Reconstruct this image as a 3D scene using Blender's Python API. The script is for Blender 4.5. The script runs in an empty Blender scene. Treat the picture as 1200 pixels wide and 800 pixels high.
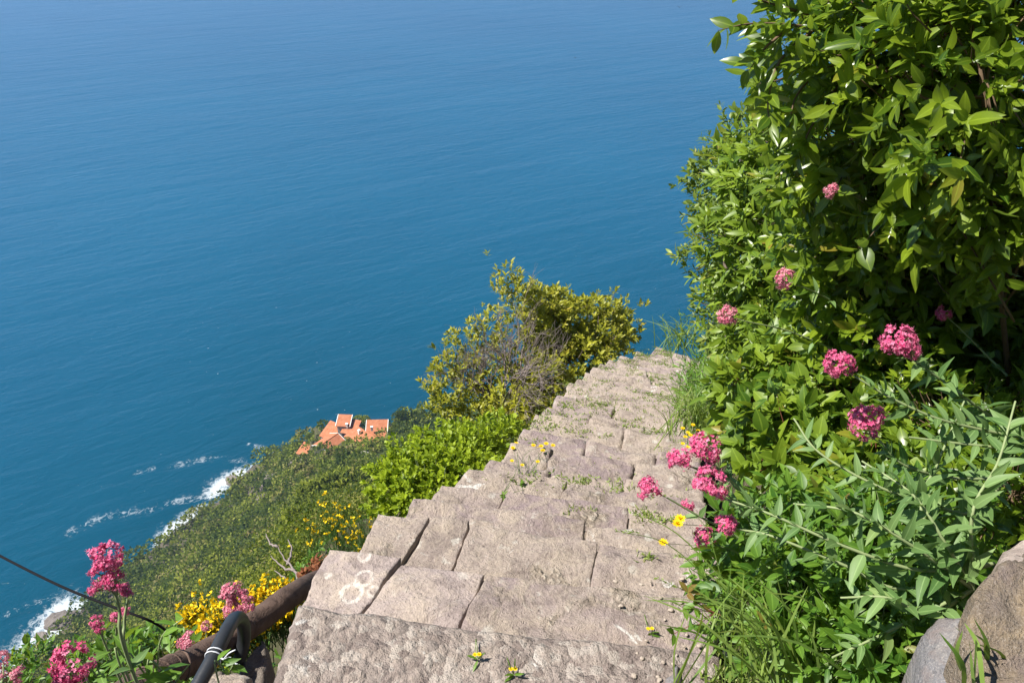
import bpy, bmesh, math, random
import numpy as np
from mathutils import Vector, Matrix

random.seed(7)
rng = np.random.default_rng(11)
R = math.radians
S = bpy.context.scene
COL = S.collection

# ------------------------------------------------------------------ camera frame
H = 260.0                                   # the camera's height above the sea
PITCH = R(32.0)
F = 924.0
CAM = np.array([0.0, 0.0, H])
FW = np.array([0.0, math.cos(PITCH), -math.sin(PITCH)])
RT = np.array([1.0, 0.0, 0.0])
UP = np.array([0.0, math.sin(PITCH), math.cos(PITCH)])

def ray(px, py):
    return FW + RT * ((px - 600.0) / F) + UP * ((400.0 - py) / F)

def P(px, py, D):
    """measured point: photo position and depth in metres"""
    return CAM + D * ray(px, py)

def on_level(px, py, z):
    d = ray(px, py)
    return CAM + d * ((z - H) / d[2])

def azt(px, py):
    d = ray(px, py)
    h = math.hypot(d[0], d[1])
    return math.atan2(d[0], d[1]), -d[2] / h

# ------------------------------------------------------------------ noise
def _hash(i, j, k, s):
    n = (i * 374761393 + j * 668265263 + k * 2147483647 + s * 974711) & 0xFFFFFFFF
    n = ((n ^ (n >> 13)) * 1274126177) & 0xFFFFFFFF
    n = (n ^ (n >> 16)) & 0xFFFFFFFF
    n = (n * 2246822519) & 0xFFFFFFFF
    n = n ^ (n >> 15)
    return (n & 0xFFFFFF) / float(0xFFFFFF)

def vnoise(p, seed=0):
    p = np.asarray(p, dtype=np.float64)
    i = np.floor(p).astype(np.int64)
    f = p - i
    f = f * f * (3 - 2 * f)
    out = 0
    for dx in (0, 1):
        for dy in (0, 1):
            for dz in (0, 1):
                w = (f[..., 0] if dx else 1 - f[..., 0]) * (f[..., 1] if dy else 1 - f[..., 1]) * (f[..., 2] if dz else 1 - f[..., 2])
                out = out + w * _hash(i[..., 0] + dx, i[..., 1] + dy, i[..., 2] + dz, seed)
    return out * 2 - 1

def fbm(p, seed=0, octaves=4, gain=0.5):
    p = np.asarray(p, dtype=np.float64)
    a, s, t = 1.0, 0.0, 0.0
    for o in range(octaves):
        s = s + a * vnoise(p * (2.03 ** o) + 17.3 * o, seed + o)
        t += a
        a *= gain
    return s / t

def cells(p, seed=0):
    """distance to the nearest random point (2-D) and that cell's random value"""
    p = np.asarray(p, dtype=np.float64)
    i = np.floor(p).astype(np.int64)
    best = np.full(p.shape[:-1], 9.0)
    val = np.zeros(p.shape[:-1])
    for dx in (-1, 0, 1):
        for dy in (-1, 0, 1):
            cx, cy = i[..., 0] + dx, i[..., 1] + dy
            ox = _hash(cx, cy, cx * 0 + 1, seed)
            oy = _hash(cx, cy, cx * 0 + 2, seed)
            v = _hash(cx, cy, cx * 0 + 3, seed)
            d = np.hypot(cx + ox - p[..., 0], cy + oy - p[..., 1])
            m = d < best
            best = np.where(m, d, best)
            val = np.where(m, v, val)
    return best, val

# ------------------------------------------------------------------ object helpers
def link(o, parent=None):
    COL.objects.link(o)
    if parent is not None:
        o.parent = parent
    return o

def tag(o, label=None, cat=None, group=None, kind=None):
    if label: o['label'] = label
    if cat: o['category'] = cat
    if group: o['group'] = group
    if kind: o['kind'] = kind
    return o

def thing(name, loc, label, cat, group=None):
    o = bpy.data.objects.new(name, None)
    o.empty_display_size = 0.1
    link(o)
    o.location = Vector(loc)
    return tag(o, label, cat, group)

class Geo:
    """collects numpy geometry and links it as ONE mesh object"""
    def __init__(self):
        self.v, self.loops, self.tot, self.n = [], [], [], 0
        self.att = {}
    def add(self, verts, faces, **att):
        """verts (n,3); faces = list of index arrays, each (m,k)"""
        verts = np.asarray(verts, dtype=np.float64).reshape(-1, 3)
        for f in faces:
            f = np.asarray(f, dtype=np.int64)
            if f.size == 0: continue
            self.loops.append((f + self.n).ravel())
            self.tot.append(np.full(f.shape[0], f.shape[1]))
        for k in set(list(self.att.keys()) + list(att.keys())):
            lst = self.att.setdefault(k, [np.zeros(self.n)] if self.n else [])
            a = att.get(k, 0.0)
            lst.append(np.broadcast_to(np.asarray(a, dtype=np.float64), (len(verts),)).copy())
        self.v.append(verts)
        self.n += len(verts)
    def build(self, name, mat, parent=None, smooth=True, origin=None):
        me = bpy.data.meshes.new(name)
        v = np.concatenate(self.v)
        o_ = np.zeros(3)
        if parent is not None:
            o_ = np.array(parent_world(parent))
        elif origin is not None:
            o_ = np.array(origin, dtype=float)
        v = v - o_
        loops = np.concatenate(self.loops)
        tot = np.concatenate(self.tot)
        me.vertices.add(len(v)); me.vertices.foreach_set('co', v.astype(np.float32).ravel())
        me.loops.add(len(loops)); me.loops.foreach_set('vertex_index', loops.astype(np.int32))
        me.polygons.add(len(tot))
        st = np.concatenate([[0], np.cumsum(tot)[:-1]])
        me.polygons.foreach_set('loop_start', st.astype(np.int32))
        try:
            me.polygons.foreach_set('loop_total', tot.astype(np.int32))
        except Exception:
            pass
        me.polygons.foreach_set('use_smooth', np.full(len(tot), bool(smooth)))
        for k, lst in self.att.items():
            a = me.attributes.new(k, 'FLOAT', 'POINT')
            a.data.foreach_set('value', np.concatenate(lst).astype(np.float32))
        me.update(calc_edges=True)
        me.validate()
        if mat: me.materials.append(mat)
        o = bpy.data.objects.new(name, me)
        link(o, parent)
        if parent is None: o.location = Vector(o_)
        return o

def parent_world(p):
    t = Vector((0, 0, 0))
    while p is not None:
        t = t + p.location
        p = p.parent
    return t

def unit(v):
    v = np.asarray(v, dtype=np.float64)
    return v / np.maximum(np.linalg.norm(v, axis=-1, keepdims=True), 1e-9)

def tube(geo, pts, rad, sides=6, cap=True, **att):
    pts = np.asarray(pts, dtype=np.float64)
    n = len(pts)
    rad = np.broadcast_to(np.asarray(rad, dtype=np.float64), (n,))
    tg = unit(np.gradient(pts, axis=0))
    ref = np.array([0.0, 0.0, 1.0]) if abs(tg[0][2]) < 0.9 else np.array([1.0, 0.0, 0.0])
    a = unit(np.cross(tg, ref)); b = np.cross(tg, a)
    an = np.arange(sides) * 2 * math.pi / sides
    ring = pts[:, None, :] + rad[:, None, None] * (np.cos(an)[None, :, None] * a[:, None, :] + np.sin(an)[None, :, None] * b[:, None, :])
    idx = np.arange(n * sides).reshape(n, sides)
    q = np.stack([idx[:-1], np.roll(idx[:-1], -1, 1), np.roll(idx[1:], -1, 1), idx[1:]], -1).reshape(-1, 4)
    fs = [q]
    if cap: fs += [idx[0][::-1][None], idx[-1][None]]
    geo.add(ring.reshape(-1, 3), fs, **att)

def bez(pts, n=12):
    """smooth curve (Catmull-Rom) through points"""
    p = np.asarray(pts, dtype=np.float64)
    if len(p) == 2:
        t = np.linspace(0, 1, n)[:, None]
        return p[0] * (1 - t) + p[1] * t
    p = np.vstack([2 * p[0] - p[1], p, 2 * p[-1] - p[-2]])
    out = []
    m = len(p) - 3
    k = max(2, n // m)
    for i in range(m):
        t = np.linspace(0, 1, k, endpoint=(i == m - 1))[:, None]
        a, b, c, d = p[i], p[i + 1], p[i + 2], p[i + 3]
        out.append(0.5 * (2 * b + (c - a) * t + (2 * a - 5 * b + 4 * c - d) * t ** 2 + (3 * b - a - 3 * c + d) * t ** 3))
    return np.vstack(out)

# ------------------------------------------------------------------ leaves
PROF = [(0.0, 0.0), (0.28, 0.82), (0.62, 0.92), (1.0, 0.0)]
FINE = [(0.0, 0.0), (0.10, 0.50), (0.26, 0.86), (0.45, 1.0), (0.64, 0.86), (0.82, 0.50), (1.0, 0.0)]
LANCE = [(0.0, 0.0), (0.10, 0.62), (0.24, 0.95), (0.42, 0.98), (0.62, 0.72), (0.82, 0.36), (1.0, 0.0)]
def leaves(geo, pos, axis, nrm, length, width, tint, droop=0.18, fold=0.25, prof=None):
    """every leaf: rows of three verts between base and tip, folded along the midrib, bent towards the tip"""
    pos = np.asarray(pos, float); N = len(pos)
    if N == 0: return
    axis = unit(axis)
    side = unit(np.cross(axis, nrm)); nrm = np.cross(side, axis)
    L = np.broadcast_to(np.asarray(length, float), (N,))[:, None]
    W = np.broadcast_to(np.asarray(width, float), (N,))[:, None] * 0.5
    dr = np.broadcast_to(np.asarray(droop, float), (N,))[:, None]
    pr = prof or PROF
    K = len(pr)
    wave = rng.normal(size=(N, 1)) * 0.10
    vs, ac = [], []
    for k, (t, w) in enumerate(pr):
        mid = pos + axis * (L * t) - nrm * (L * dr * t * t) + side * (L * wave * t * t)
        if k in (0, K - 1):
            vs.append(mid); ac.append(0.0)
        else:
            up = nrm * (W * w * fold)
            vs += [mid, mid + side * W * w + up, mid - side * W * w + up]; ac += [0.0, 1.0, 1.0]
    V = np.stack(vs, 1); m = V.shape[1]
    base = (np.arange(N) * m)[:, None]
    e = m - 1; l = m - 4
    tri = np.array([[0, 2, 1], [0, 1, 3], [l, l + 1, e], [l, e, l + 2]])
    qd = []
    for k in range(K - 3):
        a = 1 + 3 * k; b = a + 3
        qd += [[a, a + 1, b + 1, b], [a, b, b + 2, a + 2]]
    T = (base[:, :, None] + tri[None]).reshape(-1, 3)
    Q = (base[:, :, None] + np.array(qd)[None]).reshape(-1, 4)
    tt = np.repeat(np.broadcast_to(np.asarray(tint, float), (N,)), m)
    geo.add(V.reshape(-1, 3), [T, Q], tint=tt, across=np.tile(np.array(ac), N))

def rand_dir(n):
    return unit(rng.normal(size=(n, 3)))

# ------------------------------------------------------------------ materials
class NT:
    def __init__(self, name):
        self.m = bpy.data.materials.new(name); self.m.use_nodes = True
        self.t = self.m.node_tree; self.t.nodes.clear()
    def n(self, kind, **kw):
        x = self.t.nodes.new(kind)
        for k, v in kw.items():
            if k.startswith('i_'):
                key = k[2:]
                key = int(key) if key.isdigit() else key.replace('_', ' ')
                if isinstance(v, bpy.types.NodeSocket): self.t.links.new(v, x.inputs[key])
                else: x.inputs[key].default_value = v
            else: setattr(x, k, v)
        return x
    def l(self, a, b): self.t.links.new(a, b)
    def math(self, op, a, b=None, c=None, clamp=False):
        x = self.t.nodes.new('ShaderNodeMath'); x.operation = op; x.use_clamp = clamp
        for i, v in enumerate((a, b, c)):
            if v is None: continue
            if isinstance(v, bpy.types.NodeSocket): self.l(v, x.inputs[i])
            else: x.inputs[i].default_value = v
        return x.outputs[0]
    def mix(self, f, a, b, mode='MIX'):
        x = self.t.nodes.new('ShaderNodeMix'); x.data_type = 'RGBA'; x.blend_type = mode
        for s, v in ((x.inputs[0], f), (x.inputs[6], a), (x.inputs[7], b)):
            if isinstance(v, bpy.types.NodeSocket): self.l(v, s)
            elif isinstance(v, (int, float)): s.default_value = v
            else: s.default_value = (*v, 1) if len(v) == 3 else v
        return x.outputs[2]
    def ramp(self, f, stops, interp='LINEAR'):
        x = self.t.nodes.new('ShaderNodeValToRGB'); e = x.color_ramp.elements
        x.color_ramp.interpolation = interp
        while len(e) < len(stops): e.new(0.5)
        for k, (p, c) in enumerate(stops):
            e[k].position = p
            e[k].color = (c, c, c, 1) if isinstance(c, (int, float)) else (*c, 1)
        self.l(f, x.inputs[0])
        return x.outputs[0]
    def noise(self, vec, scale, detail=4, rough=0.55, dist=0.0, out=0):
        x = self.n('ShaderNodeTexNoise'); x.inputs['Scale'].default_value = scale
        x.inputs['Detail'].default_value = detail; x.inputs['Roughness'].default_value = rough
        x.inputs['Distortion'].default_value = dist
        if vec is not None: self.l(vec, x.inputs['Vector'])
        return x.outputs[out]
    def voro(self, vec, scale, feature='F1', out='Distance', rnd=1.0):
        x = self.n('ShaderNodeTexVoronoi'); x.feature = feature
        x.inputs['Scale'].default_value = scale; x.inputs['Randomness'].default_value = rnd
        if vec is not None: self.l(vec, x.inputs['Vector'])
        return x.outputs[out]
    def bump(self, h, dist, strength=1.0, normal=None):
        x = self.n('ShaderNodeBump'); x.inputs['Strength'].default_value = strength
        x.inputs['Distance'].default_value = dist
        self.l(h, x.inputs['Height'])
        if normal is not None: self.l(normal, x.inputs['Normal'])
        return x.outputs[0]
    def out(self, sh):
        o = self.n('ShaderNodeOutputMaterial'); self.l(sh, o.inputs[0]); return self.m
    def pbsdf(self, col, rough=0.8, spec=0.3, normal=None, **kw):
        x = self.n('ShaderNodeBsdfPrincipled')
        for s, v in (('Base Color', col), ('Roughness', rough), ('Specular IOR Level', spec)):
            if isinstance(v, bpy.types.NodeSocket): self.l(v, x.inputs[s])
            elif isinstance(v, (tuple, list)): x.inputs[s].default_value = (*v, 1)
            else: x.inputs[s].default_value = v
        if normal is not None: self.l(normal, x.inputs['Normal'])
        for k, v in kw.items(): x.inputs[k.replace('_', ' ')].default_value = v
        return x.outputs[0]

def simple_mat(name, col, rough=0.7, spec=0.3, var=0.25, scale=20, bump=0.0):
    t = NT(name)
    co = t.n('ShaderNodeTexCoord').outputs['Object']
    nz = t.noise(co, scale, 5)
    c = t.mix(nz, tuple(x * (1 - var) for x in col), tuple(min(1, x * (1 + var)) for x in col))
    nr = t.bump(nz, bump) if bump else None
    return t.out(t.pbsdf(c, rough, spec, nr))

def leaf_mat(name, dark, light, rough=0.42, spec=0.5, transl=0.35, extra=None, rib=0.35, tcol=None):
    """tint 0..1 runs from dark to light growth, above 1 to the 'extra' colour"""
    t = NT(name)
    ti = t.n('ShaderNodeAttribute', attribute_name='tint').outputs['Fac']
    ac = t.n('ShaderNodeAttribute', attribute_name='across').outputs['Fac']
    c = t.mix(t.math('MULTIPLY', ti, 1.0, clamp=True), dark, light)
    if extra:
        c = t.mix(t.math('SUBTRACT', ti, 1.0, clamp=True), c, extra)
    geo = t.n('ShaderNodeNewGeometry')
    nz = t.noise(geo.outputs['Position'], 35, 3)
    c = t.mix(t.math('MULTIPLY', nz, 0.35), c, tuple(x * 0.55 for x in dark))
    ribf = t.math('MULTIPLY', t.math('LESS_THAN', ac, 0.1), rib)
    c = t.mix(ribf, c, tuple(min(1, x * 1.6 + 0.02) for x in light))
    c2 = t.mix(t.math('MULTIPLY', geo.outputs['Backfacing'], 0.35), c, tuple(0.5 * (x + y) + 0.03 for x, y in zip(light, dark)))
    s1 = t.pbsdf(c2, rough, spec)
    tr = t.n('ShaderNodeBsdfTranslucent')
    ct = t.mix(0.8, c, tcol or (0.30, 0.42, 0.03), 'MIX') if tcol is None else t.mix(0.6, c, tcol)
    t.l(ct, tr.inputs[0])
    mx = t.n('ShaderNodeMixShader'); mx.inputs[0].default_value = transl
    t.l(s1, mx.inputs[1]); t.l(tr.outputs[0], mx.inputs[2])
    return t.out(mx.outputs[0])

def petal_mat(name, a, b, transl=0.3):
    t = NT(name)
    ti = t.n('ShaderNodeAttribute', attribute_name='tint').outputs['Fac']
    c = t.mix(ti, a, b)
    s1 = t.pbsdf(c, 0.6, 0.25)
    tr = t.n('ShaderNodeBsdfTranslucent'); t.l(c, tr.inputs[0])
    mx = t.n('ShaderNodeMixShader'); mx.inputs[0].default_value = transl
    t.l(s1, mx.inputs[1]); t.l(tr.outputs[0], mx.inputs[2])
    return t.out(mx.outputs[0])

def stone_mat(name, cA, cB, cC, lichen=0.5, grit=1.0, rings=(), rough_ag=0.0, pebbly=0.0):
    """weathered stone in world metres: tone patches, speckle, pale lichen, pits"""
    t = NT(name)
    g = t.n('ShaderNodeNewGeometry')
    pos = g.outputs['Position']
    mp = t.n('ShaderNodeMapping'); mp.inputs['Location'].default_value = (0, 0, -H)
    t.l(pos, mp.inputs['Vector']); pos = mp.outputs[0]
    rnd = t.n('ShaderNodeObjectInfo').outputs['Random']
    n1 = t.noise(pos, 2.3, 5, 0.6, 0.4)
    n2 = t.noise(pos, 9.0, 6, 0.65, 0.6)
    n3 = t.noise(pos, 70.0, 4, 0.7)
    n4 = t.noise(pos, 260.0, 3, 0.7)
    base = t.mix(t.ramp(t.math('ADD', n1, t.math('MULTIPLY', t.math('SUBTRACT', rnd, 0.5), 0.85)), [(0.38, 0.0), (0.62, 1.0)]), cA, cB)
    base = t.mix(t.ramp(n2, [(0.45, 0.0), (0.62, 0.85)]), base, cC)
    base = t.mix(t.math('MULTIPLY', t.ramp(n3, [(0.3, 1.0), (0.55, 0.0)]), 0.5), base, tuple(x * 0.62 for x in cB), 'MIX')
    base = t.mix(t.math('MULTIPLY', t.ramp(n4, [(0.5, 0.0), (0.72, 1.0)]), 0.30), base, (0.60, 0.54, 0.47))
    # dark weathering streaks
    n5 = t.noise(pos, 5.3, 8, 0.74, 1.4)
    base = t.mix(t.math('MULTIPLY', t.ramp(n5, [(0.50, 0.0), (0.66, 1.0)]), 0.72), base, (0.165, 0.128, 0.115))
    # crustose lichen: pale ragged patches
    wn = t.noise(pos, 26.0, 4, 0.7, out=1)
    wv = t.n('ShaderNodeVectorMath', operation='MULTIPLY_ADD'); t.l(wn, wv.inputs[0])
    wv.inputs[1].default_value = (0.05, 0.05, 0.05); t.l(pos, wv.inputs[2])
    wr = t.n('ShaderNodeVectorMath', operation='MULTIPLY_ADD'); t.l(wn, wr.inputs[0])
    wr.inputs[1].default_value = (0.012, 0.012, 0.012); t.l(pos, wr.inputs[2])
    lv = t.voro(wv.outputs[0], 7.5)
    lm = t.ramp(lv, [(0.13, 1.0), (0.19, 0.0)])
    gate = t.ramp(t.noise(pos, 3.1, 3), [(0.47, 0.0), (0.6, 1.0)])
    lm = t.math('MULTIPLY', lm, gate)
    lw = t.ramp(t.noise(pos, 15.0, 6, 0.75, 0.9), [(0.60, 0.0), (0.67, 1.0)])
    lm = t.math('MULTIPLY', t.math('MAXIMUM', lm, t.math('MULTIPLY', lw, 0.8)), lichen, clamp=True)
    base = t.mix(lm, base, (0.58, 0.54, 0.47))
    wc = t.ramp(t.noise(pos, 6.1, 6, 0.68, 0.6), [(0.655, 0.0), (0.685, 1.0)])
    base = t.mix(t.math('MULTIPLY', wc, lichen), base, (0.66, 0.63, 0.58))
    for (c, r, w) in rings:
        dv = t.n('ShaderNodeVectorMath', operation='DISTANCE'); t.l(wr.outputs[0], dv.inputs[0])
        dv.inputs[1].default_value = (c[0] + 0.006, c[1] + 0.006, c[2] - H + 0.006)
        rg = t.ramp(t.math('ABSOLUTE', t.math('SUBTRACT', dv.outputs['Value'], r)), [(w * 0.55, 1.0), (w, 0.0)])
        rg = t.math('MULTIPLY', rg, t.ramp(t.noise(pos, 60.0, 4, 0.7), [(0.35, 0.15), (0.6, 1.0)]))
        base = t.mix(t.math('MULTIPLY', rg, 0.85), base, (0.64, 0.59, 0.52))
    h = t.math('MULTIPLY', n3, 0.35)
    h = t.math('ADD', h, t.math('MULTIPLY', n2, 0.9))
    h = t.math('ADD', h, t.math('MULTIPLY', n4, 0.10 * grit))
    pits = t.ramp(t.voro(wv.outputs[0], 48.0), [(0.05, 0.0), (0.22, 1.0)])
    h = t.math('ADD', h, t.math('MULTIPLY', pits, 0.16))
    if pebbly:
        gt = t.ramp(t.noise(pos, 3.6, 4, 0.6, 0.5), [(0.56, 0.0), (0.66, 1.0)])
        v1 = t.voro(wv.outputs[0], 38.0)
        v1c = t.n('ShaderNodeSeparateColor'); t.l(t.voro(wv.outputs[0], 38.0, out='Color'), v1c.inputs[0])
        pc = t.mix(v1c.outputs[0], (0.30, 0.245, 0.18), (0.54, 0.47, 0.37))
        pc = t.mix(t.ramp(v1, [(0.42, 0.0), (0.62, 1.0)]), pc, (0.27, 0.22, 0.16))
        base = t.mix(t.math('MULTIPLY', gt, 0.75 * pebbly), base, pc)
        h = t.math('ADD', h, t.math('MULTIPLY', gt, t.math('MULTIPLY', t.math('SUBTRACT', 0.5, v1), 0.9 * pebbly)))
    if rough_ag:
        vg = t.voro(wv.outputs[0], 34.0)
        h = t.math('SUBTRACT', h, t.math('MULTIPLY', vg, 0.5 * rough_ag))
        vc = t.voro(wv.outputs[0], 34.0, out='Color')
        sep = t.n('ShaderNodeSeparateColor'); t.l(vc, sep.inputs[0])
        base = t.mix(t.ramp(sep.outputs[0], [(0.70, 0.0), (0.74, 0.55)]), base, (0.50, 0.44, 0.38))
        base = t.mix(t.ramp(sep.outputs[1], [(0.76, 0.0), (0.8, 0.55)]), base, (0.17, 0.13, 0.115))
    nr = t.bump(h, 0.02 * grit, 0.9)
    return t.out(t.pbsdf(base, 0.88, 0.25, nr))

M = {}
M['stone'] = None     # made after the lichen rings are placed
M['pebble'] = simple_mat('pebble_stone', (0.36, 0.30, 0.245), 0.85, 0.2, 0.45, 180, 0.0006)
M['mortar'] = simple_mat('joint_earth', (0.25, 0.205, 0.155), 0.95, 0.1, 0.45, 30, 0.01)
M['bark'] = simple_mat('grey_bark', (0.16, 0.125, 0.10), 0.9, 0.2, 0.4, 60, 0.004)
M['deadwood'] = simple_mat('dead_twigs', (0.22, 0.18, 0.165), 0.9, 0.2, 0.35, 40, 0.002)
M['twig'] = simple_mat('brown_twigs', (0.13, 0.085, 0.05), 0.8, 0.3, 0.4, 50)
M['redtwig'] = simple_mat('reddish_twigs', (0.20, 0.07, 0.045), 0.7, 0.3, 0.4, 50)
M['stem'] = simple_mat('pale_stem', (0.22, 0.27, 0.12), 0.6, 0.3, 0.25, 40)
M['hose'] = simple_mat('black_hose', (0.025, 0.027, 0.03), 0.38, 0.5, 0.3, 40, 0.001)
M['cable'] = simple_mat('black_cable', (0.008, 0.008, 0.010), 0.85, 0.15, 0.2, 40)
M['wire'] = simple_mat('pale_wire', (0.62, 0.64, 0.66), 0.45, 0.5, 0.1, 40)
M['white'] = simple_mat('white_render', (0.74, 0.72, 0.68), 0.8, 0.2, 0.12, 3)
M['glass'] = simple_mat('dark_glass', (0.02, 0.025, 0.03), 0.12, 0.6, 0.2, 2)
M['greywall'] = simple_mat('grey_stone_wall', (0.115, 0.105, 0.10), 0.9, 0.2, 0.5, 2.5, 0.05)
M['palewall'] = simple_mat('pale_stone_wall', (0.42, 0.38, 0.33), 0.9, 0.2, 0.35, 2.0, 0.05)
M['birdfeather'] = simple_mat('dark_feathers', (0.03, 0.03, 0.035), 0.8, 0.2, 0.2, 20)

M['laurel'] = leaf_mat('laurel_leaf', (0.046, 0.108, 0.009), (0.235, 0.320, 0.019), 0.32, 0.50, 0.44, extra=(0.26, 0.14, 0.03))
M['midleaf'] = leaf_mat('evergreen_leaf', (0.060, 0.130, 0.012), (0.225, 0.315, 0.024), 0.42, 0.42, 0.36, extra=(0.29, 0.14, 0.03))
M['smallleaf'] = leaf_mat('small_leaf', (0.060, 0.11, 0.014), (0.185, 0.245, 0.028), 0.48, 0.4, 0.32, extra=(0.20, 0.14, 0.04))
M['bushleaf'] = leaf_mat('pittosporum_leaf', (0.135, 0.165, 0.013), (0.42, 0.41, 0.030), 0.46, 0.42, 0.38, extra=(0.40, 0.27, 0.06), tcol=(0.46, 0.48, 0.04))
M['spurge'] = leaf_mat('lime_leaf', (0.12, 0.20, 0.010), (0.33, 0.42, 0.018), 0.5, 0.35, 0.38, tcol=(0.50, 0.60, 0.03))
M['valleaf'] = leaf_mat('valerian_leaf', (0.080, 0.165, 0.042), (0.205, 0.315, 0.105), 0.52, 0.35, 0.33, extra=(0.30, 0.28, 0.05), tcol=(0.28, 0.46, 0.06))
M['herb'] = leaf_mat('herb_leaf', (0.045, 0.125, 0.014), (0.16, 0.29, 0.03), 0.45, 0.4, 0.38, extra=(0.25, 0.08, 0.04))
M['grass'] = leaf_mat('grass_blade', (0.10, 0.19, 0.03), (0.27, 0.36, 0.07), 0.5, 0.35, 0.35, extra=(0.40, 0.33, 0.15), rib=0.0)
M['scrub'] = leaf_mat('scrub_leaf', (0.036, 0.060, 0.011), (0.250, 0.280, 0.028), 0.7, 0.2, 0.25, extra=(0.24, 0.17, 0.095), rib=0.0)
M['broomleaf'] = leaf_mat('broom_stem_leaf', (0.04, 0.10, 0.025), (0.11, 0.19, 0.05), 0.6, 0.3, 0.2, rib=0.0)
M['rust'] = leaf_mat('rusty_leaf', (0.14, 0.05, 0.025), (0.32, 0.12, 0.05), 0.7, 0.2, 0.25, rib=0.0, tcol=(0.4, 0.15, 0.04))
M['pink'] = petal_mat('pink_petal', (0.62, 0.055, 0.19), (0.80, 0.30, 0.44))
M['pinkpale'] = petal_mat('pale_pink_petal', (0.60, 0.13, 0.22), (0.78, 0.45, 0.48))
M['yellow'] = petal_mat('yellow_petal', (0.80, 0.52, 0.005), (0.88, 0.68, 0.02))

# ------------------------------------------------------------------ world, sun, camera
def setup_light():
    SUN_AZ, SUN_EL = R(-98.0), R(55.0)              # azimuth from +Y towards +X
    w = bpy.data.worlds.new('World'); S.world = w; w.use_nodes = True
    nt = w.node_tree; nt.nodes.clear()
    sky = nt.nodes.new('ShaderNodeTexSky'); sky.sky_type = 'NISHITA'
    sky.sun_disc = False; sky.sun_elevation = SUN_EL; sky.sun_rotation = SUN_AZ
    sky.altitude = 260; sky.air_density = 1.0; sky.dust_density = 0.0; sky.ozone_density = 6.0
    bg = nt.nodes.new('ShaderNodeBackground'); bg.inputs[1].default_value = 0.060
    o = nt.nodes.new('ShaderNodeOutputWorld')
    nt.links.new(sky.outputs[0], bg.inputs[0]); nt.links.new(bg.outputs[0], o.inputs[0])
    li = bpy.data.lights.new('sun', 'SUN'); li.energy = 5.0; li.angle = R(0.55); li.color = (1.0, 0.955, 0.88)
    lo = bpy.data.objects.new('sun', li); link(lo)
    d = Vector((math.sin(SUN_AZ) * math.cos(SUN_EL), math.cos(SUN_AZ) * math.cos(SUN_EL), math.sin(SUN_EL)))
    lo.rotation_euler = d.to_track_quat('Z', 'Y').to_euler()
    lo.location = Vector((-20, 10, H + 30))
    cam = bpy.data.cameras.new('camera'); co = bpy.data.objects.new('camera', cam); link(co)
    co.location = Vector(CAM); co.rotation_euler = (math.pi / 2 - PITCH, 0, 0)
    cam.sensor_width = 36.0; cam.lens = 36.0 * F / 1200.0
    cam.clip_start = 0.05; cam.clip_end = 120000
    S.camera = co
    S.view_settings.view_transform = 'Standard'; S.view_settings.look = 'None'
    S.view_settings.gamma = 1.0; S.view_settings.exposure = EXPOSURE; S.view_settings.use_curve_mapping = False
    c = S.cycles
    c.use_denoising = True
    try: c.denoiser = 'OPENIMAGEDENOISE'
    except Exception: pass
    c.max_bounces = 6; c.diffuse_bounces = 3; c.glossy_bounces = 3; c.transmission_bounces = 4
    c.sample_clamp_indirect = 4.0
EXPOSURE = 0.95
setup_light()

# ------------------------------------------------------------------ the staircase: measured step corners
# (front-left corner px, near-left corner px, slope of the front edge in the photo)
STEPS = [
    ((300, 905), (270, 1010), 0.05),
    ((347, 703), (290, 905), 0.12),
    ((386, 640), (353, 703), 0.12),
    ((443, 598), (421, 647), 0.12),
    ((485, 584), (476, 601), 0.12),
    ((516, 565), (506, 585), 0.13),
    ((548, 547), (534, 567), 0.13),
    ((574, 537), (562, 549), 0.14),
    ((598, 515), (584, 538), 0.16),
    ((611, 499), (605, 516), 0.18),
    ((627, 481), (622, 500), 0.20),
    ((640, 473), (633, 483), 0.21),
    ((653, 459), (645, 474), 0.22),
    ((666, 447), (659, 460), 0.24),
    ((676, 441), (671, 448), 0.26),
    ((686, 435), (681, 442), 0.28),
    ((694, 429), (690, 436), 0.30),
    ((703, 424), (699, 430), 0.31),
    ((713, 419.5), (708, 425), 0.32),
    ((727, 415), (720, 420), 0.33),
    ((747, 409.5), (738, 415), 0.33),
    ((769, 404.5), (760, 410), 0.34),
]
SLOPE, Z0, AZ0 = 0.5, 1.23, R(13.0)
def stair_depth(px, py):
    a, t = azt(px, py)
    X = Z0 / (t - SLOPE * math.cos(a - AZ0))
    return Z0 + SLOPE * X * math.cos(a - AZ0)
STAIR = []                                            # z, front-left, front-right, near-left, near-right
prev = None
for i, (fl, nl, sl) in enumerate(STEPS):
    z = H - stair_depth(*fl)
    if i == 0: z = H - 1.60
    xr = 845 if i < 4 else 838 - 1.6 * i
    if i == 0: xr = 900
    FL = on_level(fl[0], fl[1], z)
    FR = on_level(xr, fl[1] + sl * (xr - fl[0]), z)
    NL = on_level(nl[0], nl[1], z)
    if prev is None: NR = on_level(930, 1010, z)
    else:
        NR = np.array([prev[2][0], prev[2][1], z])
        # tuck the near edge a little under the step above
    if i >= 8:
        NL = np.array([prev[1][0], prev[1][1], z]) * 0.75 + NL * 0.25
    STAIR.append([z, FL, FR, NL, NR]); prev = STAIR[-1]
# three more steps turn down out of sight behind the crest
for k in range(4):
    z, FL, FR, NL, NR = STAIR[-1]
    d = unit(np.array([0.62, 0.78, 0])) * 0.42
    STAIR.append([z - 0.30, FL + d + np.array([0.08, 0, -0.30]), FR + d * 0.8 + np.array([0, 0, -0.30]), FL + np.array([0, 0, -0.30]), FR + np.array([0, 0, -0.30])])

axisL = np.array([s[1] for s in STAIR]); axisR = np.array([s[2] for s in STAIR])
mid = 0.5 * (axisL + axisR)

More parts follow.
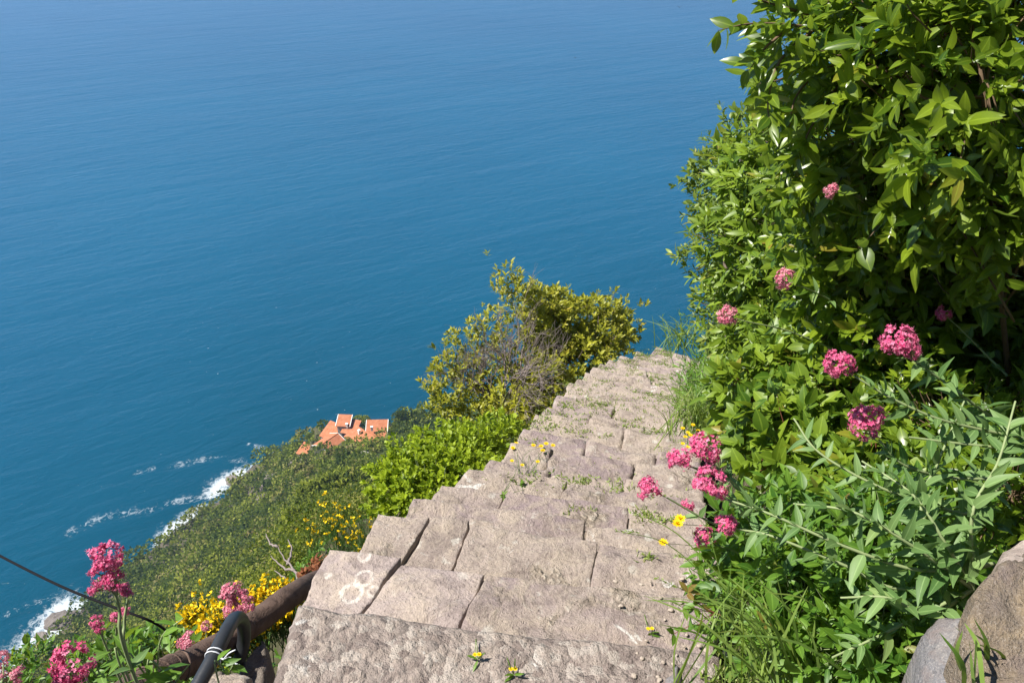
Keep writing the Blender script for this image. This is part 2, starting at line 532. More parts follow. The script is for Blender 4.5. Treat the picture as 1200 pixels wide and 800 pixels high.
# ------------------------------------------------------------------ terrain
EDGE = [  # photo outline of the land against the sea, z of that outline
    (-160, 960, 0), (-60, 860, 0), (0, 806, 0), (60, 752, 0), (110, 706, 0), (150, 670, 0), (200, 634, 0), (228, 612, 0),
    (262, 580, 0), (292, 552, 0), (322, 531, 14), (350, 514, 50), (376, 499, 74), (402, 496, 78), (455, 497, 78), (500, 490, 74),
    (560, 486, 70), (640, 470, 60), (720, 445, 40), (800, 418, 20), (900, 400, 10)]
E_az, E_te, E_z, E_q, E_c = [], [], [], [], []
for (x, y, z) in EDGE:
    a, t = azt(x, y)
    E_az.append(a); E_te.append(t); E_z.append(z)
E_az = np.array(E_az); E_te = np.array(E_te); E_z = np.array(E_z, float)
def terr_raw(x, y):
    """height of the hillside, before the small bumps"""
    x = np.asarray(x, float); y = np.asarray(y, float)
    a = np.arctan2(x, y); X = np.hypot(x, y) + 1e-6
    te = np.interp(a, E_az, E_te); ze = np.interp(a, E_az, E_z)
    Xe = (H - ze) / te
    q = 0.80 - 0.25 * np.clip(ze / 70.0, 0, 1)
    c = np.interp(a, np.array([-60, -40, -25, -18, -12, 0, 8, 14, 30]) * math.pi / 180, [0.34, 0.33, 0.30, 0.24, 0.20, 0.15, 0.10, 0.10, 0.1])
    u = np.clip(X / Xe, 0, 1)
    tn = te + c * np.power(np.clip(1 - u, 0, 1), q)
    Z = X * tn
    beyond = X > Xe
    fall = np.where(ze > 5, 1.25, 0.75)
    Z = np.where(beyond, (H - ze) + (X - Xe) * fall, Z)
    Z = np.maximum(Z, 2.05)
    Z = Z + 1.5 * np.clip((7 - X) / 4, 0, 1) * np.clip((0.35 - a) / 0.2, 0, 1)
    # right of the stairs the bank climbs; behind the camera the hill climbs too
    zl = H - Z
    bank = H - 1.35 - SLOPE * 0.97 * np.maximum(y * math.cos(AZ0) + x * math.sin(AZ0), -40) + 0.75 * np.clip(x - 0.35 * y * 0.55 - 1.0, -3, 25)
    wr = np.clip((x - (0.30 * y + 0.55)) / 0.35, 0, 1) * np.clip((9.5 - y) / 2.5, 0, 1)
    zl = zl * (1 - wr) + bank * wr
    back = H - 1.75 - 0.5 * y
    wb = np.clip((-y + 0.3) / 0.8, 0, 1)
    zl = zl * (1 - wb) + back * wb
    return zl

def stair_level(x, y):
    """(lateral distance outside the stairs, stair height there)"""
    q = np.stack([np.asarray(x, float), np.asarray(y, float)], -1)
    bd = np.full(q.shape[:-1], 1e9); bz = np.zeros(q.shape[:-1])
    for i in range(len(mid) - 1):
        a, b = mid[i][:2], mid[i + 1][:2]
        ab = b - a
        t = np.clip(((q - a) @ ab) / (ab @ ab), 0, 1)
        d = np.linalg.norm(q - (a + t[..., None] * ab), axis=-1)
        z = mid[i][2] * (1 - t) + mid[i + 1][2] * t
        m = d < bd
        bd = np.where(m, d, bd); bz = np.where(m, z, bz)
    return bd, bz

def terr(x, y):
    x = np.asarray(x, float); y = np.asarray(y, float)
    z = terr_raw(x, y)
    X = np.hypot(x, y)
    p = np.stack([x, y, x * 0], -1)
    amp = np.clip((X - 8) / 60.0, 0, 1)
    z = z + amp * (5.0 * fbm(p / 38.0, 5, 4) + 2.0 * fbm(p / 9.0, 9, 3)) * np.clip((X - 10) / 120, 0.08, 1)
    z = z + np.clip(X / 6, 0, 1) * 0.10 * fbm(p / 0.9, 3, 3) * np.clip(40 / (X + 1), 0, 1)
    near = X < 14
    if np.any(near):
        bd, bz = stair_level(x, y)
        lim = bz - 0.45
        w = np.clip((1.05 - bd) / 0.35, 0, 1) * near
        z = np.where(w > 0, np.minimum(z, lim * w + z * (1 - w)), z)
    return z

def ground(px, py, lo=1.5, hi=420.0):
    """where the sight line through a photo position meets the hillside"""
    d = ray(px, py)
    ts = np.geomspace(lo, hi, 2500)
    pts = CAM + ts[:, None] * d
    g = pts[:, 2] - terr(pts[:, 0], pts[:, 1])
    k = np.argmax(g < 0)
    if g[k] >= 0: k = len(ts) - 1
    p = pts[k].copy(); p[2] = terr(p[0:1], p[1:2])[0]
    return p

def hill_mat():
    t = NT('hillside_ground')
    pos = t.n('ShaderNodeNewGeometry').outputs['Position']
    n1 = t.noise(pos, 0.12, 6, 0.6); n2 = t.noise(pos, 1.3, 6, 0.65); n3 = t.noise(pos, 14, 5, 0.6)
    c = t.mix(t.ramp(n1, [(0.4, 0), (0.62, 1)]), (0.055, 0.062, 0.022), (0.10, 0.092, 0.045))
    c = t.mix(t.ramp(n2, [(0.5, 0), (0.66, 0.8)]), c, (0.16, 0.13, 0.09))
    c = t.mix(t.math('MULTIPLY', n3, 0.5), c, (0.05, 0.045, 0.025))
    sp = t.n('ShaderNodeSeparateXYZ'); t.l(pos, sp.inputs[0])
    low = t.math('ADD', sp.outputs[2], t.math('MULTIPLY', t.math('SUBTRACT', n1, 0.5), 30))
    c = t.mix(t.ramp(t.math('DIVIDE', low, 30.0), [(0.12, 0.85), (0.5, 0.0)]), c, t.mix(n2, (0.07, 0.058, 0.045), (0.15, 0.125, 0.10)))
    return t.out(t.pbsdf(c, 0.95, 0.1, t.bump(t.math('ADD', n2, t.math('MULTIPLY', n3, 0.3)), 0.25)))

def build_terrain():
    az = np.concatenate([np.radians(np.arange(-178, -70, 6.0)), np.radians(np.arange(-70, 40, 0.45)), np.radians(np.arange(40, 182.1, 6.0))])
    az[-1] = az[0] + 2 * math.pi
    X = np.concatenate([np.linspace(0.4, 9, 46)[:-1], np.geomspace(9, 430, 190)])
    A, XX = np.meshgrid(az, X, indexing='ij')
    x, y = np.sin(A) * XX, np.cos(A) * XX
    z = terr(x, y)
    z = np.maximum(z, -14)
    n, m = A.shape
    idx = np.arange(n * m).reshape(n, m)
    q = np.stack([idx[:-1, :-1], idx[:-1, 1:], idx[1:, 1:], idx[1:, :-1]], -1).reshape(-1, 4)
    g = Geo(); g.add(np.stack([x, y, z], -1).reshape(-1, 3), [q])
    o = g.build('hillside', hill_mat()); tag(o, kind='structure')
build_terrain()

# ------------------------------------------------------------------ sea
FOAM = [  # foam polylines in the photo and their half width in metres
    ([(26, 778), (50, 748), (78, 716)], 9.5, 1.0), ([(192, 636), (206, 620), (232, 600)], 6.0, 1.0), ([(250, 578), (262, 566), (280, 556)], 5.5, 1.0), ([(286, 555), (304, 538)], 2.6, 0.6),
    ([(84, 622), (118, 608), (150, 600), (186, 594), (222, 584), (256, 586)], 3.6, 0.40), ([(205, 545), (238, 538), (262, 536), (300, 541)], 3.0, 0.40),
    ([(10, 718), (42, 706), (70, 700)], 2.2, 0.45), ([(160, 553), (180, 548)], 2.0, 0.4), ([(290, 520), (330, 530)], 1.6, 0.5), ([(0, 790), (30, 768), (70, 760)], 5.0, 0.8)]
def sea_mat():
    t = NT('sea_water')
    pos = t.n('ShaderNodeNewGeometry').outputs['Position']
    fa = t.n('ShaderNodeAttribute', attribute_name='foam').outputs['Fac']
    sh = t.n('ShaderNodeAttribute', attribute_name='shallow').outputs['Fac']
    def mapped(sx, sy):
        a = t.n('ShaderNodeMapping'); a.inputs['Rotation'].default_value = (0, 0, R(62)); t.l(pos, a.inputs['Vector'])
        m = t.n('ShaderNodeMapping'); m.inputs['Scale'].default_value = (sx, sy, 1.0); t.l(a.outputs[0], m.inputs['Vector']); return m.outputs[0]
    swell = t.noise(mapped(1 / 34.0, 1 / 170.0), 1.0, 3, 0.5, 0.3)
    chop = t.noise(mapped(1 / 7.0, 1 / 22.0), 1.0, 4, 0.6, 0.4)
    rip = t.noise(mapped(1 / 1.7, 1 / 3.0), 1.0, 4, 0.65)
    big = t.noise(pos, 1 / 260.0, 3, 0.5)
    h = t.math('ADD', t.math('MULTIPLY', swell, 2.9), t.math('ADD', t.math('MULTIPLY', chop, 1.35), t.math('MULTIPLY', rip, 0.22)))
    nr = t.bump(h, 1.0, 1.0)
    col = t.mix(big, (0.0, 0.062, 0.122), (0.0, 0.092, 0.168))
    col = t.mix(t.math('MULTIPLY', sh, 0.75), col, (0.0, 0.036, 0.056))
    # foam: ragged lace
    l1 = t.noise(pos, 0.38, 8, 0.75, 1.6); l2 = t.voro(pos, 0.45); l3 = t.noise(pos, 0.05, 3, 0.6)
    lace = t.math('ADD', t.math('MULTIPLY', t.math('SUBTRACT', l1, 0.5), 3.4), t.math('ADD', t.math('MULTIPLY', t.math('SUBTRACT', l2, 0.5), 0.7), t.math('MULTIPLY', t.math('SUBTRACT', l3, 0.5), 1.8)))
    k = t.math('ADD', t.math('MULTIPLY', fa, 1.15), lace)
    fm = t.ramp(k, [(0.42, 0.0), (0.75, 0.38), (1.0, 0.62)])
    fm = t.math('MULTIPLY', fm, t.ramp(fa, [(0.03, 0.0), (0.30, 0.45), (0.6, 0.8), (0.9, 1.0)]))
    # scattered small whitecaps
    cap = t.ramp(t.noise(mapped(1 / 1.3, 1 / 2.6), 1.0, 2, 0.5), [(0.755, 0.0), (0.80, 1.0)])
    cap = t.math('MULTIPLY', cap, t.math('MULTIPLY', sh, 0.8))
    fm = t.math('MAXIMUM', fm, cap)
    col = t.mix(fm, col, (0.78, 0.82, 0.84))
    ro = t.math('ADD', 0.16, t.math('MULTIPLY', fm, 0.6))
    b = t.n('ShaderNodeBsdfPrincipled'); t.l(col, b.inputs['Base Color']); t.l(ro, b.inputs['Roughness']); t.l(nr, b.inputs['Normal'])
    b.inputs['IOR'].default_value = 1.33; b.inputs['Specular IOR Level'].default_value = 0.40
    return t.out(b.outputs[0])

def build_sea():
    xs = np.concatenate([-np.geomspace(60000, 330, 16), np.arange(-320, 41, 1.6), np.geomspace(60, 60000, 16)])
    ys = np.concatenate([-np.geomspace(60000, 20, 12), np.arange(0, 431, 1.6), np.geomspace(440, 60000, 18)])
    Xg, Yg = np.meshgrid(xs, ys, indexing='ij')
    foam = np.zeros_like(Xg)
    q = np.stack([Xg, Yg], -1)
    for pts, wd, st in FOAM:
        w = np.array([on_level(a, b, 0.0)[:2] for a, b in pts])
        w = bez(np.column_stack([w, np.zeros(len(w))]), 16)[:, :2]
        for i in range(len(w) - 1):
            ab = w[i + 1] - w[i]
            tt = np.clip(((q - w[i]) @ ab) / max(ab @ ab, 1e-6), 0, 1)
            d = np.linalg.norm(q - (w[i] + tt[..., None] * ab), axis=-1)
            foam = np.maximum(foam, st * np.exp(-(d / wd) ** 2))
    a = np.arctan2(Xg, Yg); rr = np.hypot(Xg, Yg)
    te = np.interp(a, E_az, E_te); xe = H / te
    dist = rr - xe
    shallow = np.exp(-np.clip(dist, 0, None) / 190.0) * (Yg > -50)
    n, m = Xg.shape
    idx = np.arange(n * m).reshape(n, m)
    f = np.stack([idx[:-1, :-1], idx[1:, :-1], idx[1:, 1:], idx[:-1, 1:]], -1).reshape(-1, 4)
    g = Geo(); g.add(np.stack([Xg, Yg, Xg * 0], -1).reshape(-1, 3), [f], foam=foam.ravel(), shallow=shallow.ravel())
    tag(g.build('sea', sea_mat()), kind='structure')
build_sea()

# ------------------------------------------------------------------ stone slabs
def slab(geo, c00, c10, c11, c01, thick, cell, seed, amp=0.006, bevel=0.018, edge=0.012, wob=0.010, agg=0.0, corner=0.022, flake=0.0):
    """irregular block: c00 near-left, c10 near-right, c11 far-right, c01 far-left of the top"""
    c00, c10, c11, c01 = [np.asarray(c, float) for c in (c00, c10, c11, c01)]
    wu = max(np.linalg.norm(c10 - c00), np.linalg.norm(c11 - c01)); wv = max(np.linalg.norm(c01 - c00), np.linalg.norm(c11 - c10))
    nu, nv = max(4, int(wu / cell)), max(4, int(wv / cell))
    def axis(n, w):
        b = min(0.25, bevel / max(w, 0.05))
        return np.concatenate([[0, b * 0.25, b * 0.6], np.linspace(b, 1 - b, n), [1 - b * 0.6, 1 - b * 0.25, 1]])
    u, v = axis(nu, wu), axis(nv, wv)
    U, V = np.meshgrid(u, v, indexing='ij')
    p = ((1 - U) * (1 - V))[..., None] * c00 + (U * (1 - V))[..., None] * c10 + (U * V)[..., None] * c11 + ((1 - U) * V)[..., None] * c01
    du = np.minimum(U, 1 - U) * wu; dv = np.minimum(V, 1 - V) * wv
    de = np.minimum(du, dv)
    # round the corners of the outline
    cen = 0.25 * (c00 + c10 + c11 + c01)
    cu = np.clip(1 - du / 0.05, 0, 1); cv = np.clip(1 - dv / 0.05, 0, 1)
    p = p + (cen - p) / np.maximum(np.linalg.norm(cen - p, axis=-1, keepdims=True), 1e-6) * (corner * cu * cv)[..., None]
    # ragged edges
    q = p * np.array([1, 1, 0]) + seed * 1.37
    ew = np.exp(-de / 0.05)[..., None]
    p[..., 0] += (ew[..., 0] * edge * fbm(q * 11, seed, 3)); p[..., 1] += (ew[..., 0] * edge * fbm(q * 11 + 40, seed + 2, 3))
    zoff = wob * fbm(q * 2.2, seed + 5, 2) + amp * fbm(q * 9, seed + 7, 4)
    # flaked layers and worn strata
    fl_ = (fbm(q * np.array([4.0, 6.0, 1]), seed + 31, 4) + 0.5) * 4.0
    fr_ = fl_ - np.floor(fl_)
    zoff += flake * ((np.floor(fl_) + np.clip((fr_ - 0.82) / 0.18, 0, 1)) / 4.0 - 0.5) + flake * 0.35 * fbm(q * np.array([3.0, 22.0, 1]), seed + 41, 3)
    chip = np.clip(fbm(q * 6, seed + 9, 3) - 0.1, 0, 1)
    dd = np.clip(1 - de / (bevel * (1 + 1.6 * chip)), 0, 1)
    zoff -= bevel * 0.8 * dd ** 2
    if agg:
        d1, v1 = cells(q[..., :2] * 26 + 0.35 * np.stack([fbm(q * 20, 1, 2), fbm(q * 20 + 9, 2, 2)], -1), 3)
        d2, v2 = cells(q[..., :2] * 60, 8)
        zoff += agg * (np.clip(0.55 - d1, 0, 1) * (0.2 + v1 * 1.4) + 0.35 * np.clip(0.5 - d2, 0, 1) * v2 - 0.2)
    p[..., 2] += zoff
    nU, nV = U.shape
    idx = np.arange(nU * nV).reshape(nU, nV)
    top = np.stack([idx[:-1, :-1], idx[1:, :-1], idx[1:, 1:], idx[:-1, 1:]], -1).reshape(-1, 4)
    loop = np.concatenate([idx[:, 0], idx[-1, 1:], idx[-2::-1, -1], idx[0, -2:0:-1]])
    flat = p.reshape(-1, 3)
    rim = flat[loop]
    rows = [rim]
    for k in (0.35, 0.7, 1.0):
        r = rim.copy(); r[:, 2] -= thick * k
        cxy = cen[:2] - rim[:, :2]
        r[:, :2] += 0.012 * np.stack([fbm(r * 9, seed + 20, 3), fbm(r * 9 + 30, seed + 21, 3)], -1)
        rows.append(r)
    nr = len(rim)
    V2 = np.concatenate([flat] + rows[1:])
    faces = [top]
    prev_i = loop
    for k in range(3):
        cur = nU * nV + k * nr + np.arange(nr)
        faces.append(np.stack([prev_i, cur, np.roll(cur, -1), np.roll(prev_i, -1)], -1))
        prev_i = cur
    faces.append(prev_i[::-1][None])
    geo.add(V2, faces)

def lerp(a, b, t): return a * (1 - t) + b * t

def build_stairs():
    zA = STAIR[2][0]
    ring = [(on_level(411, 692, zA), 0.037, 0.009), (on_level(427, 676, zA), 0.029, 0.007), (on_level(427, 651, zA), 0.020, 0.007), (on_level(437, 692, zA), 0.020, 0.008),
            (on_level(384, 672, zA), 0.011, 0.006)]
    M['stone'] = stone_mat('stair_stone', (0.425, 0.345, 0.288), (0.315, 0.242, 0.238), (0.462, 0.378, 0.296), 0.85, 2.3, pebbly=1.0)
    M['stone_ringed'] = stone_mat('stair_stone_ringed', (0.425, 0.348, 0.296), (0.365, 0.295, 0.27), (0.45, 0.368, 0.295), 0.4, 1.6, rings=ring)
    M['stone_rough'] = stone_mat('rough_conglomerate', (0.355, 0.290, 0.250), (0.28, 0.228, 0.205), (0.39, 0.32, 0.265), 0.7, 2.2, rough_ag=1.0)
    M['footing'] = stone_mat('rubble_footing', (0.20, 0.165, 0.13), (0.15, 0.125, 0.105), (0.24, 0.19, 0.14), 0.2, 1.5, pebbly=1.0)
    root = thing('stone_staircase', mid[3] + np.array([0, 0, -0.4]), 'long steep flight of worn stone steps descending toward the sea', 'staircase')
    FR = {1: [0.0, 1.0], 2: [0.0, 0.20, 0.42, 1.0], 3: [0.0, 0.165, 0.285, 0.66, 1.0], 4: [0.0, 0.60, 1.0], 5: [0.0, 0.26, 0.72, 1.0],
          6: [0, 0.44, 1.0], 0: [0.0, 0.5, 1.0]}
    FN = {2: [0.0, 0.15, 0.40, 1.0], 3: [0.0, 0.125, 0.285, 0.67, 1.0]}
    for i, (z, FLp, FRp, NLp, NRp) in enumerate(STAIR):
        n_ = 4 if i < 14 else 3
        fr = FR.get(i)
        if fr is None:
            k = random.choice([2, 2, 3, 3]) if i < 12 else random.choice([1, 1, 2])
            fr = [0.0] + sorted((j + random.uniform(-0.30, 0.30)) / k for j in range(1, k)) + [1.0]
        fn = FN.get(i) or [fr[0]] + [f + random.uniform(-0.03, 0.03) for f in fr[1:-1]] + [1.0]
        # the bed of earth and mortar under the slabs
        fwdv = unit(((FLp - NLp) + (FRp - NRp)) * np.array([1, 1, 0]))
        back = -fwdv * 0.10
        nl, nrr = NLp + back, NRp + back
        ins = unit((FRp - FLp) * np.array([1, 1, 0]))
        gb = Geo()
        dz = np.array([0, 0, -0.036 if i in (2, 3) else -0.026])
        slab(gb, nl + ins * 0.02 + dz, nrr - ins * 0.02 + dz, FRp - fwdv * 0.03 - ins * 0.02 + dz, FLp - fwdv * 0.03 + ins * 0.02 + dz, 1.15, 0.05, i + 60, 0.003, 0.02, wob=0.003)
        step = gb.build('step', M['footing'], root)
        cell = 0.011 if i == 1 else (0.016 if i < 6 else (0.022 if i < 12 else 0.03))
        for j in range(len(fr) - 1):
            gap = (0.007 if (i == 3 and j in (0, 1)) else 0.0025) if i < 5 else random.uniform(0.001, 0.005)
            a0, a1, b0, b1 = fn[j], fn[j + 1], fr[j], fr[j + 1]
            w = np.linalg.norm(FRp - FLp)
            ga = 0 if j == 0 else gap / w; gz = 0 if j == len(fr) - 2 else gap / w
            tz = np.array([0, 0, random.uniform(-0.005, 0.005)])
            sh = fwdv * random.uniform(-0.03, 0.012) * (0 if j == 0 else 1)
            c00 = lerp(nl, nrr, a0 + ga) + tz; c10 = lerp(nl, nrr, a1 - gz) + tz
            c01 = lerp(FLp, FRp, b0 + ga) + tz + sh; c11 = lerp(FLp, FRp, b1 - gz) + tz + sh
            g = Geo()
            th = random.uniform(0.13, 0.18) if i > 1 else 0.24
            slab(g, c00, c10, c11, c01, th, cell, i * 7 + j, 0.006 if i != 1 else 0.010, 0.03 if i == 1 else (0.007 if i < 7 else 0.024), 0.012 if i < 8 else 0.02, 0.010, 0.006 if i == 1 else 0.0, corner=0.006, flake=0.018 if i == 1 else (0.026 if i < 6 else 0.038))
            mt = M['stone_rough'] if i in (1,) else (M['stone_ringed'] if (i == 2 and j < 2) else M['stone'])
            so = g.build('stone_slab', mt, step)
            if i == 2 and j == 0: so['label'] = 'slab with pale ring shaped lichens'
            if i == 1: so['label'] = 'coarse pebbly slab in the foreground'
build_stairs()

def stair_top(px, py):
    """point on the stair treads seen at a photo position"""
    best = None
    for i, (z, FLp, FRp, NLp, NRp) in enumerate(STAIR):
        p = on_level(px, py, z)
        fwdv = unit(((FLp - NLp) + (FRp - NRp)) * np.array([1, 1, 0]))
        ins = unit((FRp - FLp) * np.array([1, 1, 0])); nrm = np.array([-ins[1], ins[0], 0])
        if (p - FLp) @ nrm <= 0.0:
            return p
    return on_level(px, py, STAIR[-1][0])
# ------------------------------------------------------------------ shrubs
def lobe_points(lobes, n, shell=0.45, seed=0, bumpy=0.28):
    """points in bumpy ellipsoids, denser toward the skin; returns points, outward directions"""
    vol = np.array([l[1][0] * l[1][1] + l[1][0] * l[1][2] + l[1][1] * l[1][2] for l in lobes]); vol = vol / vol.sum()
    k = rng.choice(len(lobes), size=n, p=vol)
    c = np.array([l[0] for l in lobes])[k]; r = np.array([l[1] for l in lobes])[k]
    d = rand_dir(n)
    rad = 1 + bumpy * fbm(d * 2.3 + k[:, None] * 7.7 + seed, seed, 3) * 1.8
    depth = 1 - shell * rng.random(n) ** 1.6
    depth = np.where(rng.random(n) < 0.05, 1 + 0.18 * rng.random(n), depth)      # stray shoots
    return c + d * r * (rad * depth)[:, None], unit(d / r), c

def foliage(geo, pts, outd, per, llen, lw, twig_len, up=0.45, tint=(0.5, 0.25), new=0.0, droop=0.2, jit=0.5, spread=0.9, lvar=0.33, tip_bias=0.5, prof=None):
    n = len(pts)
    tw = unit(outd + np.array([0, 0, up]) + jit * rng.normal(size=(n, 3)) * 0.5)
    a = unit(np.cross(tw, rand_dir(n))); b = np.cross(tw, a)
    per_ = per
    base_t = np.clip(rng.normal(tint[0], tint[1], n), 0, 1)
    isnew = rng.random(n) < new
    for j in range(per_):
        f = (j + 0.5) / per_
        ang = j * 2.4 + rng.random(n) * 0.9
        rad = np.cos(ang)[:, None] * a + np.sin(ang)[:, None] * b
        spr = spread * (1.1 - 0.55 * f) + 0.2 * rng.normal(size=n)
        ax = unit(tw * np.cos(spr)[:, None] + rad * np.sin(spr)[:, None])
        pos = pts + tw * (twig_len * (f ** 0.8))[..., None] if np.ndim(twig_len) else pts + tw * (twig_len * f ** 0.8)
        nr = unit(tw * 0.8 - rad * 0.4 + np.array([0, 0, 0.6]) + 0.35 * rng.normal(size=(n, 3)))
        L = llen * (1 + lvar * rng.normal(size=n)).clip(0.5, 1.6)
        tt = np.where(isnew & (f > tip_bias), 1.0 + 0.7 * rng.random(n), np.clip(base_t + 0.12 * rng.normal(size=n) + 0.25 * (f - 0.5), 0, 1))
        leaves(geo, pos, ax, nr, L, L * (lw / llen) * (1 + 0.15 * rng.normal(size=n)), tt, droop=droop * (0.5 + rng.random(n)), prof=prof)
    return tw

def branches(geo, root, lobes, pts, per_lobe=8, r0=0.02, tip=0.003, sides=5, sag=0.0):
    root = np.asarray(root, float)
    for li, (c, r) in enumerate(lobes):
        c = np.asarray(c, float); r = np.asarray(r, float)
        m = root + (c - root) * 0.55 + rng.normal(size=3) * 0.12 * np.linalg.norm(c - root)
        tube(geo, bez([root + rng.normal(size=3) * r0, m, c], 10), np.linspace(r0, r0 * 0.45, len(bez([root, m, c], 10))), sides)
        d = np.linalg.norm((pts - c) / r, axis=1)
        cand = np.where(d < 1.35)[0]
        if len(cand) == 0: continue
        for k in rng.choice(cand, size=min(per_lobe, len(cand)), replace=False):
            s = c + (m - c) * rng.random() * 0.6
            e = pts[k]
            mm = s + (e - s) * 0.5 + rng.normal(size=3) * 0.12 * np.linalg.norm(e - s) - np.array([0, 0, sag])
            cv = bez([s, mm, e], 8)
            tube(geo, cv, np.linspace(r0 * 0.4, tip, len(cv)), 4, cap=False)

def L_(px, py, D, rx, ry, rz=None):
    """a lobe measured on the photo: centre, half width and half height in px, depth extent as a fraction of the width"""
    k = D / F
    return (P(px, py, D), np.array([rx * k, (rz if rz else 0.5 * (rx + ry)) * k, ry * k]))

def shrub(name, label, cat, lobes, root, n, per, llen, lw, twig, mat, group=None, bark='bark', r0=0.02, per_lobe=10, **kw):
    shell = kw.pop('shell', 0.45); bumpy = kw.pop('bumpy', 0.28)
    root = np.asarray(root, float)
    t = thing(name, root, label, cat, group)
    pts, od, c = lobe_points(lobes, n, shell, seed=int(rng.integers(999)), bumpy=bumpy)
    g = Geo()
    k_ = int(n * 0.68)
    foliage(g, pts[:k_], od[:k_], per, llen, lw, twig, **kw)
    kw2 = dict(kw); kw2['tint'] = (kw['tint'][0] + 0.12, 0.35); kw2['new'] = kw.get('new', 0) + 0.05; kw2['jit'] = 0.9
    foliage(g, pts[k_:], od[k_:], per + 1, llen * 0.62, lw * 0.60, twig * 0.8, **kw2)
    g.build('foliage', M[mat], t)
    gb = Geo(); branches(gb, root, lobes, pts, per_lobe, r0, max(0.0012, r0 * 0.1))
    # the leafy twigs themselves
    sel = rng.choice(n, size=min(n, 500), replace=False)
    for k in sel:
        tube(gb, np.array([pts[k] - od[k] * twig * 0.8, pts[k], pts[k] + (od[k] + np.array([0, 0, 0.3])) * twig * 0.7]), [r0 * 0.14 + 0.0008, r0 * 0.1 + 0.0006, 0.0006], 3, cap=False)
    gb.build('branch', M[bark], t)
    return t

def gdepth(px, py):
    return float((ground(px, py) - CAM) @ FW)

def GL(px, py, rx, ry):
    """a lobe standing on the hillside"""
    return L_(px, py, gdepth(px, py + ry * 0.5) * 0.985, rx, ry)

def GLS(*a):
    D = gdepth(a[0][0], a[0][1] + a[0][3] * 0.5) * 0.985
    return [L_(x, y, D, rx, ry) for x, y, rx, ry in a]

def gz(p, dz=0.0):
    """the ground under a point"""
    p = np.asarray(p, float)
    return np.array([p[0], p[1], float(terr(p[0:1], p[1:2])[0]) + dz])

